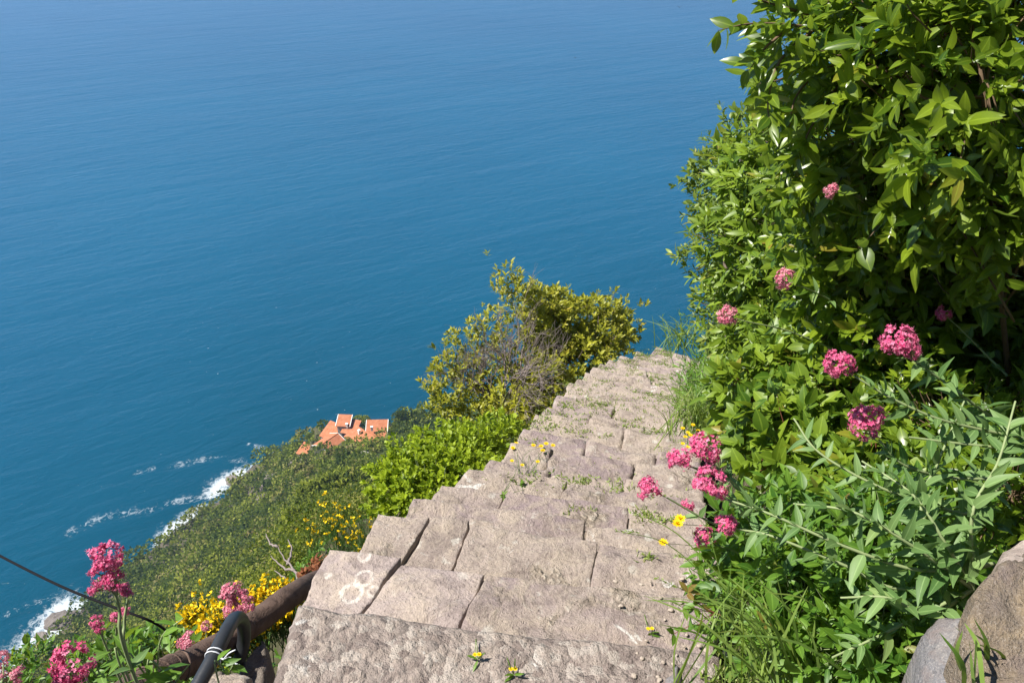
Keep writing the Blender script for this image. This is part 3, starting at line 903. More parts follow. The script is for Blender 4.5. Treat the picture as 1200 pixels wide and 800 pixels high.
HEDGE = 'shrubs crowding the right side of the stairs'
def build_hedge():
    # far, small leaved
    lb = [L_(852, 215, 6.2, 42, 50), L_(872, 290, 6.0, 55, 60), L_(880, 180, 6.4, 44, 44), L_(868, 370, 5.8, 44, 55)]
    shrub('evergreen_shrub', 'small leaved bush standing against the sea, farthest along the right side', 'shrub', lb, gz(P(890, 480, 6.0)), 1500, 8, 0.050, 0.021, 0.09, 'smallleaf', HEDGE, new=0.10, tint=(0.5, 0.3), r0=0.022, shell=0.5)
    # middle, bright lanceolate leaves
    lb = [L_(905, 210, 4.0, 62, 66), L_(900, 300, 4.1, 70, 66), L_(955, 250, 3.8, 85, 90), L_(905, 385, 4.2, 66, 60), L_(985, 360, 3.8, 90, 80)]
    shrub('evergreen_shrub', 'bright green bush with narrow upright leaves between the sea side bush and the glossy one', 'shrub', lb, gz(P(960, 480, 4.0)), 1900, 8, 0.062, 0.020, 0.10, 'midleaf', HEDGE, new=0.08, tint=(0.55, 0.28), r0=0.014, prof=FINE)
    # near, glossy broad leaves, overhead
    lb = [L_(985, 75, 2.5, 95, 80), L_(1070, 60, 2.2, 110, 90), L_(1150, 80, 2.0, 120, 110), L_(1010, 170, 2.6, 95, 80), L_(1110, 190, 2.4, 110, 90), L_(1180, 230, 2.3, 90, 80), L_(1060, 280, 2.8, 110, 80),
          L_(1190, -60, 2.2, 140, 90), L_(1040, -60, 2.6, 120, 70), L_(1040, 360, 3.0, 90, 70), L_(1000, 290, 3.0, 80, 70)]
    shrub('glossy_shrub', 'tall glossy leaved shrub overhanging the stairs in the upper right', 'shrub', lb, gz(P(1290, 420, 3.2)), 2300, 8, 0.060, 0.024, 0.10, 'laurel', HEDGE, bark='twig', new=0.07, tint=(0.45, 0.42), r0=0.016, shell=0.55, up=0.25, per_lobe=16, prof=FINE)
    # darker interior mass on the right
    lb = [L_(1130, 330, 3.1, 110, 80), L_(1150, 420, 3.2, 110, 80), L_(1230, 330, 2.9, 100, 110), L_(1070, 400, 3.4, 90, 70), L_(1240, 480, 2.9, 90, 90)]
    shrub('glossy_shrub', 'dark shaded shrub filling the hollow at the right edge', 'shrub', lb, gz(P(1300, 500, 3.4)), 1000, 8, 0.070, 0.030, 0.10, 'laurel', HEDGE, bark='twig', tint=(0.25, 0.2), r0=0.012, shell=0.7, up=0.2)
    # overhanging branch at the top
    lb = [L_(905, 25, 2.2, 34, 26), L_(925, 70, 2.2, 30, 34)]
    t = thing('glossy_branch', P(1000, 30, 2.35), 'dark leafy branch reaching left over the sea at the top', 'branch')
    g, gb = Geo(), Geo()
    for (pts, n) in [([(1000, 40, 2.35), (930, 30, 2.2), (880, 28, 2.15), (842, 36, 2.1)], 24), ([(960, 30, 2.3), (915, 70, 2.2), (900, 120, 2.2), (905, 152, 2.2)], 22), ([(960, 20, 2.3), (905, 5, 2.2), (868, -8, 2.2)], 14),
                     ([(930, 30, 2.2), (898, 55, 2.2), (878, 82, 2.18)], 12), ([(980, 60, 2.3), (935, 110, 2.25), (925, 150, 2.22)], 18), ([(990, 90, 2.3), (950, 150, 2.3), (938, 185, 2.3)], 16), ([(1000, 10, 2.3), (950, -5, 2.25), (905, -30, 2.2)], 16)]:
        cv = bez([P(*p) for p in pts], 16)
        tube(gb, cv, np.linspace(0.006, 0.0012, len(cv)), 5, cap=False)
        ii = np.linspace(3, len(cv) - 1, n).astype(int)
        tg = unit(np.gradient(cv, axis=0))[ii]
        sd = rand_dir(n); ax = unit(tg * 0.7 + sd * 0.8 + np.array([0, 0, 0.0]))
        leaves(g, cv[ii], ax, unit(np.array([0, -0.3, 0.9]) + 0.4 * rng.normal(size=(n, 3))), rng.uniform(0.050, 0.082, n), rng.uniform(0.024, 0.034, n), np.clip(rng.normal(0.35, 0.25, n), 0, 1), droop=0.15, prof=FINE)
    g.build('foliage', M['laurel'], t); gb.build('branch', M['twig'], t)
    # low thicket: ovate leaves
    lb = [L_(905, 470, 3.3, 60, 55), L_(945, 540, 2.9, 75, 60), L_(1000, 500, 3.0, 90, 70), L_(960, 430, 3.5, 70, 50), L_(1040, 580, 2.6, 90, 60)]
    shrub('broadleaf_shrub', 'low bush of rounded green leaves behind the pink flower heads beside the steps', 'shrub', lb, gz(P(990, 640, 3.0)), 1000, 8, 0.060, 0.032, 0.08, 'midleaf', HEDGE, bark='redtwig', new=0.05, tint=(0.5, 0.3), r0=0.014, prof=FINE)
    lb = [L_(930, 640, 2.15, 75, 55), L_(1000, 690, 1.95, 90, 60), L_(950, 730, 1.9, 80, 60), L_(1060, 640, 2.0, 80, 60), L_(890, 690, 2.2, 55, 50), L_(1040, 760, 1.75, 90, 60)]
    shrub('leafy_herb', 'mound of lush green herb leaves at the foot of the hedge beside the grey rock', 'plant', lb, gz(P(990, 760, 2.1)), 1000, 7, 0.044, 0.017, 0.07, 'herb', None, bark='stem', new=0.03, tint=(0.5, 0.3), r0=0.008, prof=FINE)
    # shadowed interior leaves near the right edge
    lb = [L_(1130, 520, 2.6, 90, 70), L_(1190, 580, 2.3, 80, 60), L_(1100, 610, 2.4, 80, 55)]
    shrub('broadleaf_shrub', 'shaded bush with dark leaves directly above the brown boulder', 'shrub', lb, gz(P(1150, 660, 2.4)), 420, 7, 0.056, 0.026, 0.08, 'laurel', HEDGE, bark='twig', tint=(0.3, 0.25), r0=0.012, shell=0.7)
    # small clump near the crest
    lb = [L_(826, 452, 6.0, 24, 32), L_(848, 482, 5.4, 36, 42), L_(838, 425, 6.6, 20, 26), L_(872, 440, 5.6, 36, 40)]
    shrub('leafy_herb', 'feathery green weed clump leaning over the upper right edge of the far steps', 'plant', lb, gz(P(850, 520, 5.7)), 700, 6, 0.060, 0.009, 0.10, 'herb', None, bark='stem', tint=(0.55, 0.3), r0=0.006, up=0.9)
build_hedge()

LEFT = 'shrubs beside the left edge of the stairs'
def build_left():
    # the big bush with its dead half
    lb = [L_(690, 380, 12.2, 52, 34), L_(648, 385, 11.6, 36, 42), L_(668, 422, 11.6, 52, 38), L_(636, 358, 11.6, 24, 24), L_(716, 388, 12.6, 26, 22), L_(638, 448, 10.8, 32, 32), L_(610, 482, 10.0, 36, 22)]
    root = gz(P(612, 520, 10.6))
    t = shrub('yellow_green_shrub', 'big rounded yellow green bush with a bare grey side, left of the far stairs', 'shrub', lb, root, 2800, 9, 0.066, 0.029, 0.085, 'bushleaf', LEFT, new=0.16, tint=(0.72, 0.3), r0=0.035, shell=0.45, bumpy=0.5, per_lobe=8)
    g = Geo()
    sp = []
    for (x, y) in [(602, 330), (592, 345), (575, 365), (610, 345), (560, 385), (545, 395), (527, 412), (520, 430), (515, 445), (508, 455), (512, 478), (530, 480), (545, 470), (535, 440), (598, 322), (585, 338), (630, 350), (567, 400), (556, 420), (607, 338), (520, 465), (550, 490), (580, 485), (565, 460), (590, 440)]:
        sp.append(P(x, y, 10.6 + random.uniform(-0.5, 0.5)))
    sp = np.array(sp)
    sl, so, _ = lobe_points([L_(565, 425, 10.7, 44, 44), L_(532, 455, 10.5, 28, 32), L_(590, 460, 10.5, 40, 30), L_(548, 485, 10.4, 36, 18), L_(612, 362, 11.2, 26, 30), L_(600, 400, 11.0, 30, 26)], 640, 0.5)
    foliage(g, sl, so, 8, 0.058, 0.024, 0.07, new=0.25, tint=(0.6, 0.3), up=0.6)
    pp = np.repeat(sp, 13, 0) + rng.normal(size=(len(sp) * 13, 3)) * 0.095
    foliage(g, pp, unit(pp - root), 7, 0.064, 0.026, 0.06, new=0.4, tint=(0.55, 0.3), up=0.6)
    g.build('foliage', M['bushleaf'], t)
    gd = Geo()
    base = P(588, 490, 10.4)
    def grow(p, d, ln, r, lev):
        q = [p]
        for k in range(4):
            d = unit(d + rng.normal(size=3) * 0.14 + np.array([0, 0, 0.03])); q.append(q[-1] + d * ln / 4)
        tube(gd, np.array(q), np.linspace(r, r * 0.6, 5), 4 if lev < 2 else 3, cap=False)
        if lev >= 5: return
        for k in range(random.choice([2, 3, 3]) if lev else 3):
            s = q[random.randint(2, 4)]
            grow(s, unit(d + rng.normal(size=3) * 0.40), ln * random.uniform(0.60, 0.85), r * 0.64, lev + 1)
    for (x, y) in [(560, 380), (585, 360), (540, 410), (525, 440), (605, 370), (570, 400), (550, 430), (595, 400), (578, 375)]:
        e = P(x, y, 10.3 + random.uniform(-0.6, 0.4))
        grow(base + rng.normal(size=3) * 0.07, unit(e - base), np.linalg.norm(e - base) * 0.46, 0.015, 0)
    o = gd.build('bare_branch', M['deadwood'], t); o['label'] = 'tangle of bare grey twigs on the left half of the bush'
    # lime green bush
    lb = [L_(482, 556, 6.2, 38, 32), L_(524, 534, 6.3, 40, 28), L_(560, 522, 6.5, 34, 24), L_(506, 578, 5.9, 42, 30), L_(464, 580, 6.0, 28, 28), L_(545, 552, 6.0, 36, 24), L_(590, 508, 6.8, 20, 16)]
    shrub('lime_shrub', 'dense lime green bush hugging the left edge of the steps', 'shrub', lb, gz(P(510, 640, 6.0)), 2000, 9, 0.038, 0.024, 0.06, 'spurge', LEFT, bark='stem', tint=(0.65, 0.35), r0=0.012, shell=0.45, bumpy=0.55, up=0.5, droop=0.05)
    # dark olive bush under the roofs and the scrub between it and the steps
    defs = [
        ('broad olive green bush in front of the red roofed houses', GLS((392, 572, 26, 16), (418, 570, 20, 18), (368, 582, 20, 12)), 900, 0.0, 'scrub', 0.45),
        ('greyish scrubby bush with pale dry twigs left of the lime bush', GLS((372, 618, 22, 16), (350, 612, 20, 13)), 600, 0.0, 'scrub', 0.75),
        ('low dark bush in the bottom left corner under the pink flower heads', [L_(60, 792, 3.6, 50, 22), L_(130, 785, 3.4, 50, 26), L_(190, 775, 3.3, 40, 24)], 420, 0.040, 'herb', 0.3),
    ]
    for lab, lbs, n, ll, mt, tv in defs:
        c = lbs[0][0]
        if not ll: ll = float((c - CAM) @ FW) * 4.6 / F
        shrub('scrub_bush', lab, 'bush', lbs, gz(c), n, 7, ll, ll * 0.42, ll * 1.3, mt, LEFT, tint=(tv, 0.25), r0=ll * 0.12, shell=0.5, per_lobe=10, new=0.04)
    # dead branch and the rusty dry plant beside the step
    g = Geo()
    for q in ([(352, 688, 4.6), (345, 668, 4.9), (334, 655, 5.2), (325, 640, 5.5)], [(345, 668, 4.9), (332, 664, 5.0), (318, 652, 5.3)], [(350, 684, 4.6), (336, 678, 4.8), (322, 668, 5.0)], [(338, 660, 5.1), (342, 645, 5.4), (338, 632, 5.6)], [(325, 640, 5.5), (316, 636, 5.6), (312, 624, 5.8)]):
        cv = bez([P(*p) for p in q], 12); cv = cv + rng.normal(size=cv.shape) * 0.003
        tube(g, cv, np.linspace(0.011, 0.003, len(cv)), 5)
    t = thing('dead_branch', P(352, 688, 4.6), 'bare grey forked dead branch leaning left of the lichen ringed slab', 'branch')
    g.build('limb', M['deadwood'], t)
    pts, od, _ = lobe_points([L_(374, 678, 4.6, 16, 18), L_(362, 690, 4.5, 12, 12)], 130, 0.6)
    g = Geo(); foliage(g, pts, od, 6, 0.030, 0.012, 0.04, tint=(0.5, 0.3), up=0.6)
    t = thing('dry_plant', gz(P(374, 690, 4.6)), 'rust red dried plant against the corner of the lichen ringed slab', 'plant')
    g.build('foliage', M['rust'], t)
    gg = Geo()
    for k in range(14): tube(gg, np.array([gz(P(374, 690, 4.6)) + rng.normal(size=3) * 0.03, pts[k * 9 % 130]]), 0.002, 3, cap=False)
    gg.build('stem', M['deadwood'], t)
build_left()

# ------------------------------------------------------------------ broom and other yellow flowers
def broom(label, spots, n_stem, hgt, nfl, fl, group=None, name='broom_shrub', leafy=0.6, cat='shrub'):
    """spots: photo positions (px,py,D,rx,ry) of the flowering crown"""
    c0 = P(*spots[0][:3]); root = gz(c0)
    if c0[2] - root[2] > 1.6: root = c0 - np.array([0, 0, 1.2])
    t = thing(name, root, label, cat, group)
    g, gf = Geo(), Geo()
    fp = []
    for (x, y, D, rx, ry) in spots:
        k = D / F
        for _ in range(n_stem):
            e = P(x, y, D) + np.array([rng.normal() * rx * k * 0.55, rng.normal() * rx * k * 0.5, rng.normal() * ry * k * 0.5])
            b = P(x, y, D) - np.array([0, 0, hgt]) + rng.normal(size=3) * 0.05
            cv = bez([b, b + (e - b) * 0.5 + rng.normal(size=3) * 0.04, e], 8)
            tube(g, cv, np.linspace(0.003, 0.0012, len(cv)), 3, cap=False, tint=random.random())
            m = 9
            ii = rng.integers(3, len(cv), m)
            leaves(g, cv[ii], unit(unit(np.gradient(cv, axis=0))[ii] + 0.7 * rng.normal(size=(m, 3))), rand_dir(m), 0.022 * leafy / 0.6, 0.005, rng.random(m))
            kf = rng.poisson(nfl)
            if kf:
                jj = rng.integers(len(cv) // 2, len(cv), kf)
                fp.append(cv[jj] + rng.normal(size=(kf, 3)) * 0.010)
    g.build('foliage', M['broomleaf'], t)
    fp = np.concatenate(fp); n = len(fp)
    for k in range(4):
        leaves(gf, fp, rand_dir(n) + np.array([0, -0.1, 0.4]), rand_dir(n), fl * (0.7 + 0.5 * rng.random(n)), fl * 0.75, rng.random(n), droop=0.1)
    gf.build('blossom', M['yellow'], t)
    return t
BR = 'yellow flowering broom on the left slope'
def build_broom():
    broom('green broom with scattered yellow blossoms tucked behind the second smooth slab', [(415, 612, 5.6, 26, 26), (395, 602, 5.8, 22, 22), (430, 620, 5.3, 14, 14)], 55, 0.5, 0.75, 0.022, BR)
    broom('yellow broom in full bloom just above the brown pipe', [(322, 692, 3.9, 18, 12), (305, 698, 3.9, 16, 12), (338, 688, 3.9, 12, 9)], 80, 0.3, 3.2, 0.020, BR)
    broom('yellow broom patch left of the pale pink flower cluster', [(240, 712, 3.8, 26, 18), (222, 722, 3.7, 16, 14), (258, 722, 3.6, 18, 16), (245, 735, 3.5, 18, 10), (285, 716, 3.7, 14, 14)], 60, 0.3, 2.6, 0.021, BR)
    broom('thin broom with few orange yellow flowers left of the lime bush', [(380, 590, 7.5, 16, 16), (362, 612, 7.0, 14, 14)], 22, 0.5, 0.6, 0.026, BR)
build_broom()

def yellow_weed(label, base, heads, group, fl=0.009, leafn=8):
    t = thing('yellow_weed', base, label, 'wildflower', group)
    g, gf = Geo(), Geo()
    for e in heads:
        cv = bez([base + rng.normal(size=3) * 0.006, base + (e - base) * 0.5 + rng.normal(size=3) * 0.03, e], 8)
        tube(g, cv, np.linspace(0.0016, 0.0008, len(cv)), 3, cap=False, tint=0.5)
        m = 10
        ang = np.arange(m) * 2 * math.pi / m
        d = np.stack([np.cos(ang), np.sin(ang), 0.35 + 0 * ang], -1)
        leaves(gf, np.repeat(e[None], m, 0), d, np.array([0, 0, 1.0]) + 0.1 * rng.normal(size=(m, 3)), fl, fl * 0.5, rng.random(m), droop=0.05)
        leaves(gf, np.repeat(e[None], m, 0), d + np.array([0, 0, 1.0]), rand_dir(m), fl * 0.6, fl * 0.3, rng.random(m), droop=0.05)
    leaves(g, np.repeat(base[None], leafn, 0), unit(rng.normal(size=(leafn, 3)) + np.array([0, 0, 0.5])), np.array([0, 0, 1.0]) + 0.3 * rng.normal(size=(leafn, 3)), 0.035, 0.009, rng.random(leafn))
    g.build('stem', M['herb'], t); gf.build('blossom', M['yellow'], t)
def build_weeds():
    G = 'yellow wildflowers growing on the stairs'
    b = stair_top(610, 568)
    yellow_weed('tallest cluster of thin stemmed yellow flowers on the left half of the stairs', b, [P(x, y, 4.9 + random.uniform(-0.2, 0.2)) for x, y in [(601, 525), (604, 529), (606, 534), (620, 525), (625, 522), (630, 526), (636, 528), (640, 520), (634, 523), (605, 520), (648, 522)]], G, 0.018)
    b = stair_top(590, 580)
    yellow_weed('sparse yellow flowered stem near the cracked slab at the left edge of the stairs', b, [P(x, y, 4.4) for x, y in [(600, 540), (612, 545), (630, 541)]], G, 0.014)
    b = stair_top(838, 655) + np.array([0.10, 0, 0])
    yellow_weed('single bright yellow double flower standing below the pink heads', b, [P(794, 614, 1.95), P(797, 608, 1.97), P(777, 636, 2.2)], G, 0.016)
    for (x, y, lab) in [(560, 773, 'tiny yellow flower lying open on the coarse foreground slab, the left one'), (602, 790, 'tiny yellow flower on the coarse foreground slab, nearest the bottom edge'), (762, 742, 'little yellow flower by the gravel, right of the smooth slabs')]:
        b = stair_top(x, y)
        yellow_weed(lab, b, [b + np.array([0.004, 0.002, 0.022]), b + np.array([-0.008, 0.004, 0.018])], G, 0.008, 4)
    b = stair_top(815, 520) + np.array([0.08, 0.0, 0.0])
    yellow_weed('yellow flowers in the dry grass at the right edge just above the pink heads', b, [P(x, y, 4.0 + random.uniform(-0.2, 0.2)) for x, y in [(800, 502), (806, 507), (803, 512), (809, 510), (818, 505), (800, 520), (806, 524), (812, 498)]], G, 0.014)
build_weeds()

# ------------------------------------------------------------------ red valerian
def flower_head(px, py, r, D, elong=1.0, parent=None, pale=False, sun=None, density=1.0):
    c = P(px, py, D); rw = r * D / F
    g = Geo()
    ns = int(16 * density)
    # sub-clusters on a dome, each a tuft of little five petalled florets
    sd = unit(rng.normal(size=(ns, 3)) + np.array([-0.25, -0.35, 0.35]))
    sub = sd * rw * np.array([0.62, 0.62, 0.62 * elong])
    fl, fd = [], []
    for k in range(ns):
        m = int(rng.integers(14, 22))
        dd = unit(sd[k] * 1.1 + rng.normal(size=(m, 3)) * 0.75)
        fl.append(c + sub[k] + dd * rw * rng.uniform(0.20, 0.50, (m, 1))); fd.append(dd)
    fl = np.concatenate(fl); fd = np.concatenate(fd); n = len(fl)
    a = unit(np.cross(fd, rand_dir(n))); b = np.cross(fd, a)
    ps = min(0.0060, rw * 0.16)
    tn = np.clip(rng.normal(0.35, 0.3, n), 0, 1)
    for k in range(5):
        an = k * 2 * math.pi / 5 + rng.random(n)
        d = np.cos(an)[:, None] * a + np.sin(an)[:, None] * b + fd * 0.45
        leaves(g, fl, d, fd, ps * (0.8 + 0.4 * rng.random(n)), ps * 0.6, tn, droop=0.1, fold=0.1)
    # slender corolla tubes and stamens that fray the outline
    for k in range(n):
        if k % 2: continue
        g.add(np.array([fl[k] - fd[k] * ps * 2, fl[k] - fd[k] * ps * 2 + a[k] * 0.0007, fl[k] + fd[k] * ps * 1.3, fl[k] + fd[k] * ps * 1.3 + a[k] * 0.0004]), [np.array([[0, 1, 3, 2]])], tint=0.9, across=0)
    o = g.build('flower_head', M['pinkpale' if pale else 'pink'], parent)
    return c, rw

def valerian(label, base, stems, group='red valerian plants', leaf=0.066, lw=0.021, tint=(0.55, 0.3), pale=False):
    """stems: (list of (px,py,D) from base outward, list of heads (px,py,r,elong), leaf pairs)"""
    base = np.asarray(base, float)
    t = thing('valerian_plant', base, label, 'wildflower', group)
    gs, gl = Geo(), Geo()
    for (path, heads, pairs) in stems:
        pts = [base] + [P(*p) for p in path]
        if np.linalg.norm(pts[1] - base) > 0.5: pts.insert(1, pts[1] * 0.88 + base * 0.12 + np.array([0, 0, -0.03]))
        if np.linalg.norm(pts[1] - base) > 0.5: pts.insert(1, pts[1] * 0.6 + base * 0.4)
        cv = bez(pts, 10 * len(pts))
        tube(gs, cv, np.linspace(0.0042, 0.0022, len(cv)), 6, cap=False)
        ln = len(cv)
        tg = unit(np.gradient(cv, axis=0))
        pairs = int(pairs * 1.35)
        for k in range(pairs):
            f = 0.10 + 0.84 * (k + 0.3 * random.random()) / max(pairs, 1)
            i = int(f * (ln - 1))
            sd = unit(np.cross(tg[i], unit(np.array([0.2, 0.3, 1.0]) + rng.normal(size=3) * 0.5)))
            if k % 2: sd = unit(np.cross(tg[i], sd) + 0.3 * rng.normal(size=3))
            sc = (1.15 - 0.5 * f) * random.uniform(0.8, 1.25)
            for s in (1, -1):
                ax = unit(sd * s + tg[i] * random.uniform(0.35, 0.8) + np.array([0, 0, 0.12]))
                leaves(gl, cv[i][None], ax[None], unit(np.array([-0.1, -0.1, 1.0]) + 0.4 * rng.normal(size=3))[None], [leaf * sc], [lw * sc * random.uniform(0.85, 1.2)], [float(np.clip(rng.normal(*tint), 0, 1.15))], droop=0.12 + 0.25 * random.random(), fold=0.35,
                       prof=LANCE)
            if random.random() < 0.7:      # small axillary shoot
                m = 4
                leaves(gl, np.repeat(cv[i][None], m, 0), unit(tg[i] + rng.normal(size=(m, 3)) * 0.6), rand_dir(m), leaf * 0.4, lw * 0.35, rng.random(m), droop=0.1)
        end = cv[-1]; D = path[-1][2]
        for (hx, hy, hr, el) in heads:
            c, rw = flower_head(hx, hy, hr, D, el, t, pale)
            tube(gs, bez([end - tg[-1] * 0.02, 0.5 * (end + c) + rng.normal(size=3) * 0.004, c], 8), 0.0014, 4, cap=False)
            for q in range(7):
                e = c + rand_dir(1)[0] * rw * 0.6
                tube(gs, np.array([c - unit(c - end) * rw * 0.3, e]), 0.0007, 3, cap=False)
    gl.build('foliage', M['valleaf'], t); gs.build('stem', M['stem'], t)
    return t

def build_valerian():
    b1 = gz(P(1150, 690, 1.9)); b1 = P(1160, 668, 1.62)
    valerian('valerian whose long pale stem carries the largest rounded pink head beside the steps', P(1165, 660, 1.66), [
        ([(1080, 668, 1.62), (990, 640, 1.62), (905, 603, 1.66), (848, 584, 1.72)], [(832, 567, 21, 0.85)], 9),
        ([(1060, 690, 1.66), (985, 660, 1.66), (905, 628, 1.70), (866, 620, 1.76)], [(851, 614, 13, 0.9)], 8)], leaf=0.070, lw=0.022)
    valerian('valerian with the two bright pink heads side by side above its neighbours at the steps', gz(P(930, 700, 2.1)), [
        ([(920, 660, 2.05), (888, 600, 2.0), (855, 560, 1.95), (832, 542, 1.92)], [(826, 525, 19, 1.0)], 8),
        ([(905, 650, 2.1), (862, 590, 2.05), (825, 555, 2.0), (806, 545, 1.97)], [(797, 537, 15, 0.9)], 7)])
    valerian('valerian reaching farthest left over the steps with one round pink head', gz(P(920, 720, 2.15)), [
        ([(915, 680, 2.1), (868, 632, 2.05), (820, 605, 2.0), (782, 583, 1.96)], [(761, 573, 15, 1.0)], 7),
        ([(910, 690, 2.1), (868, 650, 2.08), (838, 638, 2.05)], [(825, 629, 13, 1.0), (806, 592, 8, 1.0)], 6)])
    valerian('tall grey leaved valerian bearing a dusky dark pink head in the middle of the hedge', P(1180, 560, 1.9), [
        ([(1120, 560, 1.85), (1060, 545, 1.8), (1030, 515, 1.78)], [(1016, 494, 21, 1.0)], 8),
        ([(1140, 600, 1.8), (1090, 590, 1.75), (1030, 570, 1.75), (960, 530, 1.8), (930, 490, 1.85)], [], 12)], leaf=0.068, lw=0.021)
    valerian('long stemmed valerian from the right edge with a pink head under a big pale leaf', P(1235, 520, 1.75), [
        ([(1195, 512, 1.72), (1140, 501, 1.70), (1095, 489, 1.68), (1044, 466, 1.68), (1002, 441, 1.68)], [(984, 426, 17, 0.95)], 13),
        ([(1190, 525, 1.7), (1130, 520, 1.68), (1065, 512, 1.68)], [], 8)], leaf=0.068, lw=0.021)
    valerian('valerian with a broad pink head and a small pale one just beside it', P(1180, 500, 2.0), [
        ([(1150, 480, 1.95), (1110, 450, 1.9), (1075, 425, 1.86), (1060, 412, 1.85)], [(1053, 399, 20, 0.8), (1069, 412, 10, 1.0)], 9)])
    valerian('valerian with the small shaded pink head in the dark hollow', P(1180, 440, 2.6), [
        ([(1150, 410, 2.6), (1120, 380, 2.55)], [(1106, 367, 9, 1.0)], 3)])
    valerian('thin valerian with a pale pink head on a long stalk, left of the hedge', P(1010, 470, 3.0), [
        ([(990, 420, 2.95), (930, 390, 2.85), (872, 376, 2.75)], [(853, 370, 12, 1.05)], 5)], pale=True)
    valerian('thin valerian with a pale pink head amid the hedge foliage, above the leftmost pale head', P(1060, 440, 3.0), [
        ([(1020, 385, 2.9), (970, 350, 2.75), (935, 334, 2.6)], [(920, 327, 12, 1.1)], 5)], pale=True)
    valerian('valerian with the topmost small pale pink head among glossy leaves', P(1080, 330, 2.9), [
        ([(1050, 270, 2.75), (1010, 235, 2.5), (985, 226, 2.3)], [(975, 224, 9, 1.0)], 3)], pale=True)
    # extra leafy stems without flowers in the foreground thicket
    valerian('flowerless grey green valerian stems sprawling left of the brown boulder', P(1140, 690, 1.65), [
        ([(1070, 640, 1.58), (1000, 600, 1.6), (930, 590, 1.7)], [], 11), ([(1090, 720, 1.6), (1040, 700, 1.58), (985, 700, 1.62)], [], 9), ([(1110, 640, 1.6), (1070, 580, 1.62), (1010, 540, 1.7)], [], 10),
        ([(1080, 600, 1.7), (1100, 540, 1.75), (1130, 470, 1.8)], [], 9), ([(1140, 600, 1.6), (1170, 540, 1.65), (1190, 470, 1.7)], [], 9), ([(1040, 740, 1.62), (975, 770, 1.6)], [], 6)], leaf=0.070, lw=0.022)
    # left foreground
    valerian('tall blurred valerian with an upright pink plume standing over the sea at left', gz(P(146, 815, 1.35)), [
        ([(146, 760, 1.32), (140, 715, 1.30), (134, 690, 1.28)], [(124, 652, 19, 1.0), (120, 672, 14, 1.0), (136, 680, 13, 1.0), (112, 690, 8, 1.0)], 2),
        ([(150, 770, 1.34), (146, 730, 1.33), (150, 702, 1.32)], [(151, 690, 9, 0.9)], 1)], leaf=0.04, lw=0.014)
    valerian('valerian with a big pale pink head low in the bottom left corner', gz(P(96, 850, 1.4)), [
        ([(92, 815, 1.38), (88, 800, 1.36)], [(86, 775, 23, 1.1), (76, 796, 12, 1.0)], 2)])
    valerian('valerian with small loose pink tufts between the tall plume and the cable', gz(P(140, 800, 1.9)), [
        ([(130, 770, 1.85), (118, 742, 1.8)], [(113, 728, 8, 0.8), (118, 735, 7, 0.8)], 2), ([(140, 765, 1.85), (136, 735, 1.8)], [(137, 722, 7, 0.9), (148, 715, 6, 1)], 2)])
    valerian('dusky pink valerian cluster rising above the black hose in front of the yellow broom', gz(P(280, 770, 3.0), 0.1), [
        ([(282, 745, 2.9), (279, 722, 2.85)], [(272, 693, 13, 1.0), (266, 703, 10, 1.0), (284, 702, 11, 1.0), (293, 708, 9, 1), (272, 715, 10, 1), (281, 716, 8, 1)], 2)], pale=True)
    valerian('low pale pink valerian lying on the brown pipe', gz(P(225, 790, 3.0), 0.1), [
        ([(225, 770, 2.9), (222, 756, 2.8)], [(222, 750, 11, 0.7), (214, 753, 7, 0.7)], 1), ([(240, 760, 2.9), (242, 742, 2.85)], [(242, 733, 6, 1)], 1)], pale=True)
    valerian('dim out of focus valerian at the extreme left edge', gz(P(10, 850, 1.3)), [([(8, 815, 1.3), (6, 795, 1.3)], [(4, 772, 9, 1.6), (22, 790, 9, 1.2), (2, 790, 8, 1.2)], 1)], pale=True)
build_valerian()

# ------------------------------------------------------------------ leafy foreground plant at bottom left
def build_corner():
    t = thing('leafy_plant', P(190, 830, 1.7), 'bright green broad leaved plant in front of the brown pipe at bottom left', 'plant')
    g = Geo()
    for path, n, ll in [([(190, 830, 1.7), (185, 780, 1.68), (190, 745, 1.66), (215, 724, 1.64)], 8, 0.050), ([(160, 830, 1.65), (152, 775, 1.62), (150, 740, 1.6)], 6, 0.055), ([(170, 830, 1.65), (172, 790, 1.6), (165, 755, 1.58)], 5, 0.05),
                        ([(190, 835, 1.66), (205, 800, 1.62), (222, 778, 1.6)], 6, 0.07), ([(120, 840, 1.7), (118, 795, 1.66), (108, 770, 1.64)], 8, 0.055), ([(262, 820, 2.0), (268, 790, 1.98), (276, 774, 1.96)], 9, 0.045)]:
        cv = bez([gz(P(*path[0]), -0.02)] + [P(*p) for p in path], 24)
        gs = Geo(); tube(gs, cv, np.linspace(0.003, 0.0014, len(cv)), 5, cap=False); gs.build('stem', M['stem'], t)
        ii = np.linspace(len(cv) // 2, len(cv) - 1, n).astype(int)
        sd = unit(rng.normal(size=(n, 3)) * np.array([1, 1, 0.5]) + np.array([0, 0, 0.25]))
        leaves(g, cv[ii], sd, np.array([-0.2, -0.2, 1.0]) + 0.4 * rng.normal(size=(n, 3)), ll * rng.uniform(0.7, 1.25, n), ll * 0.36, np.clip(rng.normal(0.6, 0.3, n), 0, 1), droop=0.25)
    g.build('foliage', M['herb'], t)
build_corner()

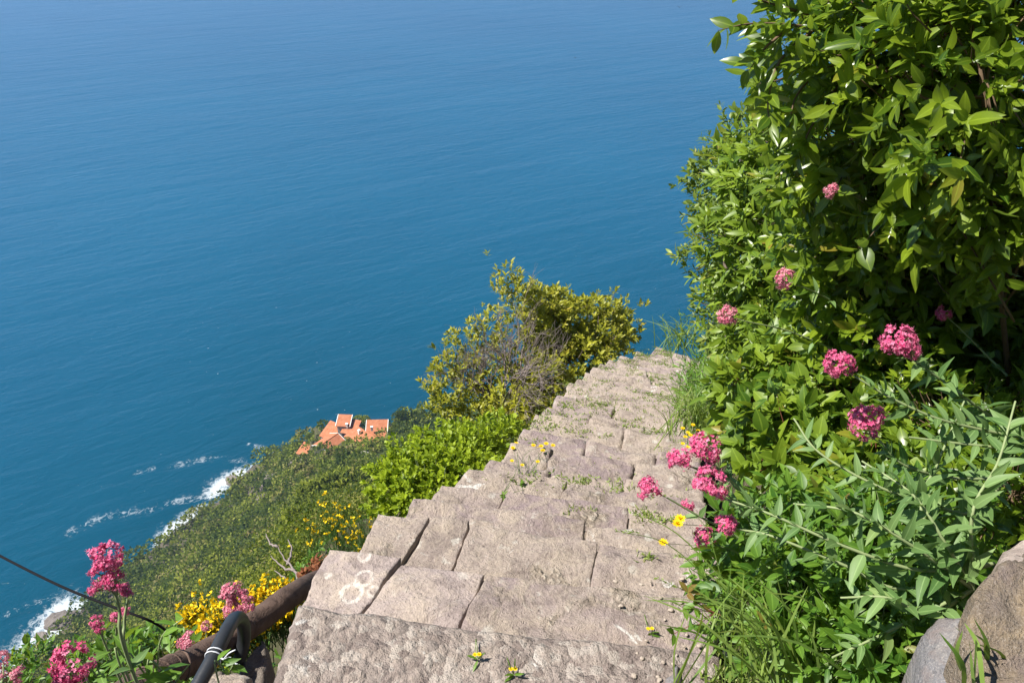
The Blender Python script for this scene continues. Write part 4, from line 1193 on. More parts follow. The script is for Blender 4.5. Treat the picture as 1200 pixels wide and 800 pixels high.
# ------------------------------------------------------------------ grasses
def grass(label, base_pts, tips, group=None, w=0.0028, n_each=1, name='grass_tuft', seedheads=(), mat='grass', tint=(0.5, 0.3)):
    base_pts = np.asarray(base_pts, float)
    t = thing(name, base_pts.mean(0), label, 'grass', group)
    g = Geo()
    for b, e, mpt in tips:
        cv = bez([b, mpt, e], 10)
        m = len(cv); tg = unit(np.gradient(cv, axis=0))
        sd = unit(np.cross(tg, rand_dir(1)[0]))
        ww = (w * np.sin(np.linspace(0.35, 1, m) * math.pi) ** 0.6)[:, None]
        v = np.concatenate([cv - sd * ww, cv + sd * ww + np.cross(sd, tg) * ww * 0.4])
        i = np.arange(m - 1)
        g.add(v, [np.stack([i, i + 1, i + 1 + m, i + m], -1)], tint=float(np.clip(rng.normal(*tint), 0, 1.6)), across=0.5)
    g.build('blade', M[mat], t)
    if seedheads:
        for p, d in seedheads:
            gh = Geo(); m = 26
            f = rng.random(m)[:, None]
            leaves(gh, p - d * 0.07 * f, unit(d + rng.normal(size=(m, 3)) * 0.5), rand_dir(m), 0.011, 0.003, 0.6 + rng.random(m) * 0.9)
            gh.build('seed_head', M[mat], t)
def build_grass():
    def mk(cx, cy, D, n, hx, hy, spreadx, w0):
        out, bs = [], []
        for k in range(n):
            b = P(cx + rng.normal() * spreadx, cy + abs(rng.normal()) * 10, D + rng.normal() * 0.06)
            e = P(cx + hx + rng.normal() * w0, cy - hy * random.uniform(0.45, 1.1), D - 0.05 + rng.normal() * 0.08)
            m = 0.5 * (b + e) + np.array([0, 0, np.linalg.norm(e - b) * 0.18]) + rng.normal(size=3) * 0.01
            out.append((b, e, m)); bs.append(b)
        return bs, out
    b, tps = mk(905, 800, 1.75, 60, -45, 120, 44, 46)
    grass('dense grass tuft with long blades at the bottom edge beside the gravel', b, tps)
    b, tps = mk(880, 745, 2.0, 30, -40, 80, 30, 34)
    grass('grass tuft spilling onto the steps below the reddish leaf sprig', b, tps)
    tips, sh, bs = [], [], []
    for path in ([(858, 690, 2.0), (815, 640, 1.98), (772, 610, 1.96), (742, 600, 1.96)], [(850, 700, 2.0), (800, 650, 2.0), (765, 625, 2.0), (718, 622, 2.0)], [(848, 690, 2.0), (838, 650, 2.0), (826, 610, 2.0)], [(858, 700, 2.0), (820, 660, 1.95), (790, 650, 1.95)], [(846, 705, 2.0), (800, 690, 2.0), (766, 676, 2.0)]):
        p = [P(*q) for q in path]
        tips.append((p[0], p[-1], p[1] + (p[2] - p[1]) * 0.5 if len(p) > 3 else p[1])); bs.append(p[0])
        sh.append((p[-1], unit(p[-1] - p[-2])))
    grass('few long arching grass stalks with seed heads leaning over the steps', bs, tips, w=0.0016, seedheads=sh)
    b, tps = mk(812, 500, 5.0, 120, -6, 46, 16, 20)
    grass('dry yellowish grass clump on the right edge of the stairs above the pink heads', b, tps, w=0.003, tint=(0.8, 0.4))
    b, tps = mk(808, 470, 6.2, 50, -2, 36, 12, 20)
    grass('wispy green grass at the right edge of the far steps', b, tps, w=0.003, tint=(0.5, 0.3))
    b, tps = mk(800, 405, 8.6, 60, 0, 34, 16, 20)
    grass('thin grass standing on the crest where the stairs disappear', b, tps, w=0.004, tint=(0.5, 0.3))
    b, tps = mk(1150, 798, 1.34, 12, -20, 70, 8, 16)
    grass('flat pale grass blades lying between the grey rock and the brown boulder', b, tps, w=0.004, tint=(0.4, 0.2))
    # feathery stalk against the sea at the crest
    t = thing('fennel_stalk', P(800, 420, 7.6), 'thin feathery stalk standing against the sea at the crest', 'plant')
    g = Geo()
    for path in ([(803, 425, 7.6), (799, 385, 7.6), (796, 362, 7.6)], [(790, 430, 7.6), (782, 400, 7.6), (776, 372, 7.6)], [(799, 385, 7.6), (806, 375, 7.6), (800, 366, 7.6)], [(812, 420, 7.6), (808, 400, 7.6), (826, 388, 7.6)], [(782, 400, 7.6), (790, 405, 7.6), (795, 395, 7.6)]):
        cv = bez([P(*q) for q in path], 12)
        tube(g, cv, np.linspace(0.004, 0.002, len(cv)), 3, cap=False, tint=0.6)
        ii = rng.integers(4, len(cv), 16)
        leaves(g, cv[ii], rand_dir(16) + np.array([0, 0, 0.6]), rand_dir(16), 0.05, 0.008, rng.random(16))
    g.build('foliage', M['herb'], t)
    # weeds in the joints: nobody could count them
    g = Geo()
    for (x, y, n, s) in [(708, 470, 260, 9), (700, 430, 90, 10), (735, 425, 90, 10), (760, 415, 120, 12), (745, 440, 60, 10), (690, 445, 80, 9), (655, 470, 60, 8), (765, 440, 80, 8), (675, 565, 90, 9), (640, 560, 50, 8), (745, 600, 60, 9), (770, 610, 120, 11), (720, 570, 60, 9), (600, 560, 40, 7),
                         (680, 600, 40, 8), (755, 480, 120, 12), (720, 510, 50, 9), (770, 505, 70, 8), (783, 460, 120, 8), (785, 440, 100, 8), (780, 425, 100, 9), (790, 530, 90, 8), (640, 500, 40, 6), (760, 650, 40, 8), (850, 790, 120, 14), (860, 760, 80, 12), (840, 735, 40, 10)]:
        for _ in range(max(1, n // 12)):
            p0 = stair_top(x + rng.normal() * s * 1.3, y + rng.normal() * s * 0.35)
            m = 12
            pp = p0 + np.stack([rng.normal(size=m) * 0.02, rng.normal(size=m) * 0.012, np.zeros(m)], -1) - np.array([0, 0, 0.006])
            leaves(g, pp, unit(rng.normal(size=(m, 3)) * 0.7 + np.array([0, 0, 0.8])), rand_dir(m), rng.uniform(0.015, 0.038, m), 0.006, np.clip(rng.normal(1.05, 0.4, m), 0, 1.7), droop=0.2)
    for i in range(6, 22):
        z, FLp, FRp, NLp, NRp = STAIR[i]
        fw = unit(((FLp - NLp) + (FRp - NRp)) * np.array([1, 1, 0]))
        for _ in range(70 if i > 9 else 12):
            f = random.random()
            if float(fbm(np.array([f * 5, i * 0.9, 0.5]), 77, 2)) < -0.12: continue
            p0 = FLp * (1 - f) + FRp * f - fw * random.uniform(0.02, 0.20) - np.array([0, 0, 0.008])
            m = 12
            pp = p0 + np.stack([rng.normal(size=m) * 0.03, rng.normal(size=m) * 0.008, np.zeros(m)], -1)
            leaves(g, pp, unit(rng.normal(size=(m, 3)) * 0.8 + np.array([0, 0, 0.6])), rand_dir(m), rng.uniform(0.010, 0.030, m), 0.008, np.clip(rng.normal(0.9, 0.45, m), 0, 1.7), droop=0.2)
    o = g.build('joint_weeds', M['grass'], None, origin=mid[8]); tag(o, 'short weeds and dry tufts growing in the joints of the stairs', 'weeds', kind='stuff')
    # reddish sprig by the step
    t = thing('red_leaf_sprig', P(862, 700, 1.95), 'small sprig with reddish brown leaves at the edge of the steps', 'plant')
    g, gs = Geo(), Geo()
    cv = bez([P(870, 730, 1.95), P(832, 715, 1.93), P(806, 698, 1.92)], 12); tube(gs, cv, 0.0016, 4)
    for (x, y, n, tn) in [(806, 694, 6, 1.8), (800, 712, 4, 0.7), (815, 712, 4, 0.6), (806, 740, 3, 0.3), (790, 742, 2, 0.3)]:
        leaves(g, np.repeat(P(x, y, 1.92)[None], n, 0), unit(rng.normal(size=(n, 3)) + np.array([-0.2, 0, 0.3])), np.array([0, 0, 1.0]) + 0.4 * rng.normal(size=(n, 3)), 0.036, 0.016, np.full(n, tn))
        tube(gs, bez([cv[5], P(x, y, 1.92)], 4), 0.001, 3)
    g.build('foliage', M['herb'], t); gs.build('stem', M['redtwig'], t)
build_grass()

# ------------------------------------------------------------------ ground cover close to the stairs
def build_cover():
    n = 17000
    a = rng.uniform(-2.2, 2.6, n); X = 1.0 + 12.0 * rng.random(n) ** 1.2
    x, y = np.sin(a) * X, np.cos(a) * X
    bd, _ = stair_level(x, y)
    keep = (bd > 0.86) & (fbm(np.stack([x, y, x * 0], -1) / 0.8, 91, 2) > -0.25)
    x, y = x[keep], y[keep]; z = terr(x, y)
    pts = np.stack([x, y, z - 0.01], -1); m = len(pts)
    up = np.tile(np.array([0, 0, 1.0]), (m, 1))
    g = Geo(); foliage(g, pts, unit(up + 0.5 * rng.normal(size=(m, 3))), 5, 0.062, 0.026, 0.09, tint=(0.35, 0.3), up=0.4, new=0.06)
    tag(g.build('ground_cover', M['herb'], None, origin=np.array([1.5, 4.0, H - 4])), 'low leafy ground cover on the banks either side of the stairs', 'ground cover', kind='stuff')
build_cover()

# ------------------------------------------------------------------ rocks
def boulder(name, label, top, thick, mat, seed, tilt=0.0, cell=0.02, group=None, rough=0.02, cat='rock'):
    """block under an outline of its top corners"""
    g = Geo()
    slab(g, top[0], top[1], top[2], top[3], thick, cell, seed, amp=rough * 0.6, bevel=0.03, edge=0.04, wob=rough * 1.4, flake=rough * 1.8)
    o = g.build(name, mat, None, smooth=True, origin=np.mean(top, 0)); tag(o, label, cat, group)
    return o
def build_rocks():
    tan = stone_mat('tan_boulder', (0.225, 0.165, 0.105), (0.165, 0.13, 0.095), (0.26, 0.195, 0.12), 0.12, 1.6)
    gry = stone_mat('grey_rock', (0.155, 0.15, 0.155), (0.12, 0.116, 0.122), (0.185, 0.172, 0.165), 0.1, 1.0)
    z = H - 1.16
    boulder('brown_boulder', 'large tan brown boulder with a flat top in the bottom right corner', [on_level(1160, 850, z), on_level(1330, 850, z), P(1230, 618, 1.60), P(1120, 708, 1.40)], 0.30, tan, 5)
    g = Geo()
    # its upper neighbour
    boulder('brown_boulder', 'pinkish stone resting at the right edge above the tan boulder', [P(1172, 664, 1.47), P(1300, 690, 1.45), P(1300, 600, 1.62), P(1192, 622, 1.58)], 0.2, stone_mat('pink_boulder', (0.33, 0.27, 0.235), (0.25, 0.205, 0.18), (0.36, 0.29, 0.24), 0.3, 1.0), 15)
    boulder('grey_rock', 'smooth blue grey rock below the tan boulder, streaked with stem shadows', [P(1078, 850, 1.38), P(1190, 850, 1.30), P(1150, 722, 1.46), P(1090, 706, 1.56)], 0.30, gry, 25, rough=0.012)
    boulder('dark_stone_chip', 'flat dark stone chip lying on the gravel at the bottom edge', [stair_top(772, 806) + np.array([0, 0, 0.02]), stair_top(792, 808) + np.array([0, 0, 0.02]), stair_top(801, 782) + np.array([0, 0, 0.03]), stair_top(788, 779) + np.array([0, 0, 0.03])], 0.03, gry, 33, cell=0.008, rough=0.004, cat='stone')
    boulder('concrete_lump', 'pale lump of concrete at the foot of the black hose', [P(225, 815, 2.5), P(300, 815, 2.45), P(292, 794, 2.6), P(232, 792, 2.62)], 0.25, M['stone'], 43, cell=0.015)
    boulder('rubble_stone', 'shadowed rubble stone wedged between the brown pipe and the coarse slab', [P(244, 850, 2.62), P(312, 850, 2.55), P(310, 742, 2.95), P(286, 764, 2.85)], 0.5, M['footing'], 51, rough=0.03, cat='stone')
    # pebbles
    me = []
    for v in range(3):
        bm = bmesh.new(); bmesh.ops.create_icosphere(bm, subdivisions=3, radius=1.0)
        co = np.array([x.co[:] for x in bm.verts])
        co = co * (1 + 0.55 * fbm(co * 1.3 + v * 9, v, 3) + 0.22 * fbm(co * 4, v + 5, 2))[:, None] * np.array([1, 0.75, 0.5])
        for x, c in zip(bm.verts, co): x.co = c
        m = bpy.data.meshes.new('pebble'); bm.to_mesh(m); bm.free()
        for p in m.polygons: p.use_smooth = True
        m.materials.append(M['pebble']); me.append(m)
    spots = []
    for k in range(24):
        spots.append((random.gauss(785, 40), random.gauss(765, 22), random.uniform(0.003, 0.009)))
    for k in range(10): spots.append((random.uniform(720, 800), random.uniform(660, 720), random.uniform(0.004, 0.010)))
    for (x, y, r) in spots:
        if x > 850: continue
        p = stair_top(x, y)
        o = bpy.data.objects.new('pebble', random.choice(me)); COL.objects.link(o)
        o.location = Vector(p + np.array([0, 0, r * 0.35])); o.scale = (r, r, r); o.rotation_euler = (random.uniform(-.2, .2), random.uniform(-.2, .2), random.uniform(0, 6.28))
        tag(o, 'small rounded pebble lying loose on the worn foreground steps', 'pebble', 'loose pebbles on the foreground steps')
build_rocks()

# ------------------------------------------------------------------ pipe, hose, wire, cable
def build_pipe():
    t = NT('brown_wrapped_pipe')
    pos = t.n('ShaderNodeTexCoord').outputs['Object']
    n1 = t.noise(pos, 16, 6, 0.65, 0.5); n2 = t.noise(pos, 160, 3)
    c = t.mix(t.ramp(n1, [(0.35, 0), (0.65, 1)]), (0.060, 0.036, 0.026), (0.125, 0.082, 0.062))
    c = t.mix(t.math('MULTIPLY', n2, 0.3), c, (0.16, 0.12, 0.10))
    m = t.out(t.pbsdf(c, 0.85, 0.2, t.bump(t.math('ADD', n1, t.math('MULTIPLY', n2, 0.25)), 0.012)))
    pts = [P(60, 880, 2.1), P(160, 806, 2.4), P(240, 767, 2.72), P(300, 728, 3.0), P(342, 697, 3.25), P(380, 678, 3.9), P(440, 672, 4.6)]
    cv = bez(pts, 140)
    n = len(cv)
    s = np.linspace(0, 1, n)
    rad = 0.048 + 0.0025 * np.sin(s * 60) * (s < 0.45) + 0.0015 * fbm(np.stack([s * 50, s * 0, s * 0], -1), 2, 2)
    root = thing('brown_pipe', pts[2], 'thick brown wrapped pipe running down beside the steps at lower left', 'pipe')
    g = Geo(); tube(g, cv, rad, 24); g.build('pipe_wall', m, root)
    gw = Geo()
    for f in (0.17, 0.19, 0.215, 0.245, 0.27):          # loose wrinkles of the wrapping
        i = int(f * n)
        tg = unit(cv[i + 1] - cv[i - 1]); a = unit(np.cross(tg, [0, 0, 1])); b = np.cross(tg, a)
        an = np.linspace(0, 2 * math.pi, 28)
        ringp = cv[i] + (np.cos(an)[:, None] * a + np.sin(an)[:, None] * b) * 0.0495 + tg * (0.018 * np.sin(an + f * 40))[:, None]
        tube(gw, ringp, 0.0042, 5, cap=False)
    gw.build('wrapping_fold', m, root)
    # black hose bent over the pipe
    hp = [P(205, 850, 2.25), P(238, 792, 2.36), P(252, 766, 2.42), P(266, 738, 2.50), P(276, 724, 2.60), P(284, 728, 2.72), P(286, 748, 2.80), P(280, 775, 2.82)]
    cv2 = bez(hp, 56)
    root = thing('black_hose', hp[1], 'short bent black hose looped up beside the brown pipe', 'hose')
    g = Geo(); tube(g, cv2, 0.023, 18); g.build('hose_wall', M['hose'], root)
    i = 15
    tg = unit(cv2[i + 1] - cv2[i - 1]); a = unit(np.cross(tg, [0, 0, 1])); b = np.cross(tg, a)
    root = thing('tie_wire', cv2[i], 'pale twisted wire tied round the black hose', 'wire')
    g = Geo()
    an = np.linspace(0, 4.2 * math.pi, 60)
    tube(g, cv2[i] + (np.cos(an)[:, None] * a + np.sin(an)[:, None] * b) * 0.0255 + tg * (0.0022 * an)[:, None] - tg * 0.01, 0.0022, 5)
    g.build('wire_loop', M['wire'], root)
    s0 = cv2[i] + a * 0.02 - np.array([0, 0.03, 0])
    g = Geo()
    tube(g, bez([P(262, 772, 2.36), P(268, 765, 2.34), P(276, 761, 2.34)], 8), 0.0022, 5)
    tube(g, bez([P(262, 772, 2.36), P(270, 770, 2.34), P(274, 776, 2.34), P(280, 779, 2.34), P(281, 785, 2.35)], 14), 0.0022, 5)
    tube(g, bez([P(256, 770, 2.37), P(262, 772, 2.36), P(266, 776, 2.35)], 8), 0.0025, 5)
    g.build('wire_end', M['wire'], root)
    # overhead cable
    cv3 = bez([P(-160, 560, 3.4), P(-60, 618, 2.9), P(0, 651, 2.65), P(70, 686, 2.5), P(130, 710, 2.45), P(176, 727, 2.45), P(200, 742, 2.6)], 60)
    g = Geo(); tube(g, cv3, 0.0042, 7)
    root = thing('black_cable', cv3[-1], 'thin black cable crossing the lower left corner above the sea', 'cable')
    g.build('cable_line', M['cable'], root)
build_pipe()

# ------------------------------------------------------------------ houses on the spur
def roof_mat(name, a, b):
    t = NT(name)
    co = t.n('ShaderNodeTexCoord').outputs['Object']
    w = t.n('ShaderNodeTexWave'); w.wave_type = 'BANDS'; w.bands_direction = 'X'; w.inputs['Scale'].default_value = 1.25; w.inputs['Distortion'].default_value = 0.6
    w.inputs['Detail'].default_value = 2; t.l(co, w.inputs['Vector'])
    n1 = t.noise(co, 0.9, 5, 0.65); n2 = t.noise(co, 5.5, 4, 0.7)
    c = t.mix(t.ramp(n1, [(0.35, 0), (0.65, 1)]), a, b)
    c = t.mix(t.math('MULTIPLY', t.ramp(n2, [(0.45, 0), (0.7, 1)]), 0.5), c, (0.50, 0.22, 0.12))
    c = t.mix(t.math('MULTIPLY', w.outputs['Fac'], 0.25), c, tuple(x * 0.6 for x in a))
    return t.out(t.pbsdf(c, 0.9, 0.15, t.bump(w.outputs['Fac'], 0.06)))
M['roof'] = roof_mat('terracotta_tiles', (0.40, 0.135, 0.060), (0.54, 0.225, 0.115))

def box(g, c, ax, ay, az, hx, hy, hz):
    v = []
    for sx in (-1, 1):
        for sy in (-1, 1):
            for sz in (-1, 1):
                v.append(np.asarray(c) + ax * hx * sx + ay * hy * sy + az * hz * sz)
    g.add(v, [np.array([[0, 1, 3, 2], [4, 6, 7, 5], [0, 4, 5, 1], [2, 3, 7, 6], [0, 2, 6, 4], [1, 5, 7, 3]])])

HPOS = []
def house(label, px, py, D, w, l, h, yaw, pitch=0.42, wall='palewall', shed=False, verge=True, chimney=True, eave=0.35):
    """gabled house; the photo position marks the middle of its ridge; w across the ridge, l along it"""
    D = gdepth(px, py + 5) - 6.0
    w, l, h = w * 1.12, l * 1.12, h
    top = P(px, py, D); HPOS.append(top)
    ax = np.array([math.cos(yaw), math.sin(yaw), 0.0]); ay = np.array([-math.sin(yaw), math.cos(yaw), 0.0]); az = np.array([0, 0, 1.0])
    rise = (w if shed else w / 2) * pitch
    ez = top[2] - rise                                  # eave height
    base = np.array([top[0], top[1], ez - h])
    t = thing('stone_house', base, label, 'house', 'red roofed houses on the headland')
    g = Geo(); hw, hl = w / 2, l / 2
    def pt(a, b, z): return np.array([top[0], top[1], 0]) + ax * a + ay * b + az * z
    low = ez - h - 4.0
    if shed:
        v = [pt(-hw, -hl, low), pt(hw, -hl, low), pt(hw, hl, low), pt(-hw, hl, low), pt(-hw, -hl, ez), pt(hw, -hl, ez + rise), pt(hw, hl, ez + rise), pt(-hw, hl, ez)]
        g.add(v, [np.array([[0, 1, 5, 4], [1, 2, 6, 5], [2, 3, 7, 6], [3, 0, 4, 7], [4, 5, 6, 7], [3, 2, 1, 0]])])
    else:
        v = [pt(-hw, -hl, low), pt(hw, -hl, low), pt(hw, hl, low), pt(-hw, hl, low), pt(-hw, -hl, ez), pt(hw, -hl, ez), pt(hw, hl, ez), pt(-hw, hl, ez), pt(0, -hl, ez + rise), pt(0, hl, ez + rise)]
        g.add(v, [np.array([[1, 2, 6, 5], [3, 0, 4, 7], [3, 2, 1, 0]]), np.array([[0, 1, 5, 8, 4], [2, 3, 7, 9, 6]]), np.array([[5, 6, 9, 8], [7, 4, 8, 9]])])
    g.build('wall', M[wall], t, smooth=False)
    g = Geo(); th = 0.16; e = eave
    slopes = [(-1,)] if shed else [(-1,), (1,)]
    for (s,) in slopes:
        if shed: A0, A1, zA, zB = -hw - e, hw + e, ez - e * pitch + 0.06, ez + rise + e * pitch + 0.06
        else: A0, A1, zA, zB = s * (hw + e), 0.0, ez - e * pitch + 0.06, ez + rise + 0.06
        rows = [pt(A0, -hl - e, zA), pt(A1, -hl - e, zB), pt(A1, hl + e, zB), pt(A0, hl + e, zA)]
        up_ = [r + az * th for r in rows]
        g.add(rows + up_, [np.array([[0, 1, 2, 3], [4, 5, 6, 7], [0, 1, 5, 4], [1, 2, 6, 5], [2, 3, 7, 6], [3, 0, 4, 7]])])
    if not shed: tube(g, np.array([pt(0, -hl - e, ez + rise + 0.24), pt(0, hl + e, ez + rise + 0.24)]), 0.15, 8)
    ro = g.build('roof', M['roof'], t, smooth=False)
    if chimney:
        g = Geo(); cc = pt(hw * 0.35 * random.choice((-1, 1)), hl * 0.4, ez + rise * 0.9 + 0.5); box(g, cc, ax, ay, az, 0.35, 0.35, 0.8)
        box(g, cc + az * 0.9, ax, ay, az, 0.46, 0.46, 0.09)
        g.build('chimney', M['white'], ro, smooth=False)
    if verge:
        g = Geo()
        for b in (-hl - e - 0.06, hl + e + 0.06):
            for s in ((-1,) if shed else (-1, 1)):
                A0 = s * (hw + e); A1 = hw + e if shed else 0
                z0_ = ez - e * pitch + 0.18; z1_ = ez + rise + (e * pitch if shed else 0) + 0.18
                p0, p1 = pt(A0, b, z0_), pt(A1, b, z1_)
                d = unit(p1 - p0); box(g, 0.5 * (p0 + p1), d, ay, np.cross(d, ay), np.linalg.norm(p1 - p0) / 2, 0.11, 0.11)
        g.build('verge', M['white'], t, smooth=False)
    # windows and a door on the walls turned to the stairs
    for k in range(max(1, int(l // 3.2))):
        b = -hl + (k + 0.5) * l / max(1, int(l // 3.2))
        for sd in (-1, 1):
            g = Geo(); box(g, pt(sd * (hw + 0.03), b, ez - 1.35), ax, ay, az, 0.07, 0.50, 0.65); fr = g.build('window', M['white'], t, smooth=False)
            g = Geo(); box(g, pt(sd * (hw + 0.075), b, ez - 1.35), ax, ay, az, 0.04, 0.38, 0.53); g.build('pane', M['glass'], fr, smooth=False)
    g = Geo(); box(g, pt(hw * 0.35, -hl - 0.03, ez - h + 1.0), ax, ay, az, 0.48, 0.06, 1.0); g.build('door', M['bark'], t, smooth=False)
    for a in (-hw * 0.45, hw * 0.0, hw * 0.45):
        g = Geo(); box(g, pt(a, -hl - 0.03, ez - 0.55), ax, ay, az, 0.22, 0.06, 0.30); g.build('window', M['white'], t, smooth=False)
    return t
def build_houses():
    house('small red roofed house with white edges, topmost of the headland group', 403, 491, 286, 3.8, 4.0, 3.4, R(86), 0.34, 'palewall', shed=True, chimney=False)
    house('red roofed house in the middle of the group casting shade on its right side', 411, 498, 276, 5.2, 4.4, 3.8, R(74), 0.28, 'greywall', shed=True, verge=False, chimney=True)
    house('red roofed house on the sea side, left of the middle one', 388, 502, 272, 5.4, 5.2, 3.2, R(60), 0.40, 'palewall', shed=True, verge=False, chimney=False)
    house('long orange roof stretching diagonally through the centre of the group', 424, 512, 262, 4.6, 11.5, 2.6, R(48), 0.32, 'palewall', shed=True, verge=False, chimney=True)
    house('wide orange roofed house with a white left edge, rightmost of the group', 441, 500, 268, 6.4, 6.4, 3.4, R(92), 0.42, 'palewall', shed=True)
    house('house with a dark grey gable wall trimmed in white, nearest the stairs', 386, 515, 248, 8.0, 7.0, 3.4, R(-36), 0.48, 'greywall', chimney=False)
    house('small orange roofed house at the far left below the white trimmed gable', 358, 525, 246, 3.8, 5.0, 3.0, R(58), 0.5, 'palewall', shed=True, verge=False, chimney=False)
    # stone ruin on the slope and terrace walls
    def wallbit(label, pxs, hgt, mat, cat='wall', name='terrace_wall'):
        g = Geo(); pts = [ground(x, y, 8) for x, y in pxs]
        for a, b in zip(pts[:-1], pts[1:]):
            d = unit((b - a) * np.array([1, 1, 0])); nrm = np.array([-d[1], d[0], 0])
            box(g, 0.5 * (a + b) + np.array([0, 0, hgt * 0.3]), unit(b - a), nrm, np.cross(unit(b - a), nrm), np.linalg.norm(b - a) / 2 + 0.1, 0.4, hgt)
        o = g.build(name, M[mat], None, smooth=False, origin=pts[0]); tag(o, label, cat)
    wallbit('pale retaining wall to the right under the red roofed houses', [(412, 528), (424, 534), (434, 536)], 1.4, 'palewall')
    wallbit('pale rubble wall at the cliff edge left of the small orange roof', [(342, 546), (348, 538), (352, 534)], 1.2, 'palewall')
    wallbit('short white wall on the slope below the houses', [(331, 556), (337, 551)], 0.9, 'white')
    wallbit('small pinkish stone ruin alone on the left slope', [(293, 610), (298, 607), (303, 605)], 0.6, 'palewall', 'ruin', 'stone_ruin')
build_houses()

# ------------------------------------------------------------------ scrub on the far hillside (a mass) and distinct trees on the headland
def blob(g, c, r, m, size, tint, squash=0.75, tvar=0.09):
    d = rand_dir(m); d[:, 2] = np.abs(d[:, 2]) * 1.0 - 0.15
    d = unit(d)
    rr = r * (1 + 0.35 * fbm(d * 1.8 + c * 3.1, int(abs(c[0] * 10)) % 97, 2)) * (1 - 0.25 * rng.random(m))
    p = c + d * rr[:, None] * np.array([1, 1, squash])
    ax = unit(np.cross(d, rand_dir(m)) + 0.5 * d + np.array([0, 0, 0.15]))
    nr = unit(d + 0.6 * rng.normal(size=(m, 3)))
    k = m
    s = size * (0.6 + 0.8 * rng.random(m))
    sd = unit(np.cross(ax, nr))
    v = np.stack([p, p + ax * s[:, None] * 0.5 + sd * s[:, None] * 0.36, p + ax * s[:, None], p + ax * s[:, None] * 0.5 - sd * s[:, None] * 0.36], 1).reshape(-1, 3)
    g.add(v, [np.arange(4 * m).reshape(m, 4)], tint=np.repeat(np.clip(tint + tvar * rng.normal(size=m), 0, 1.8), 4), across=0.5)

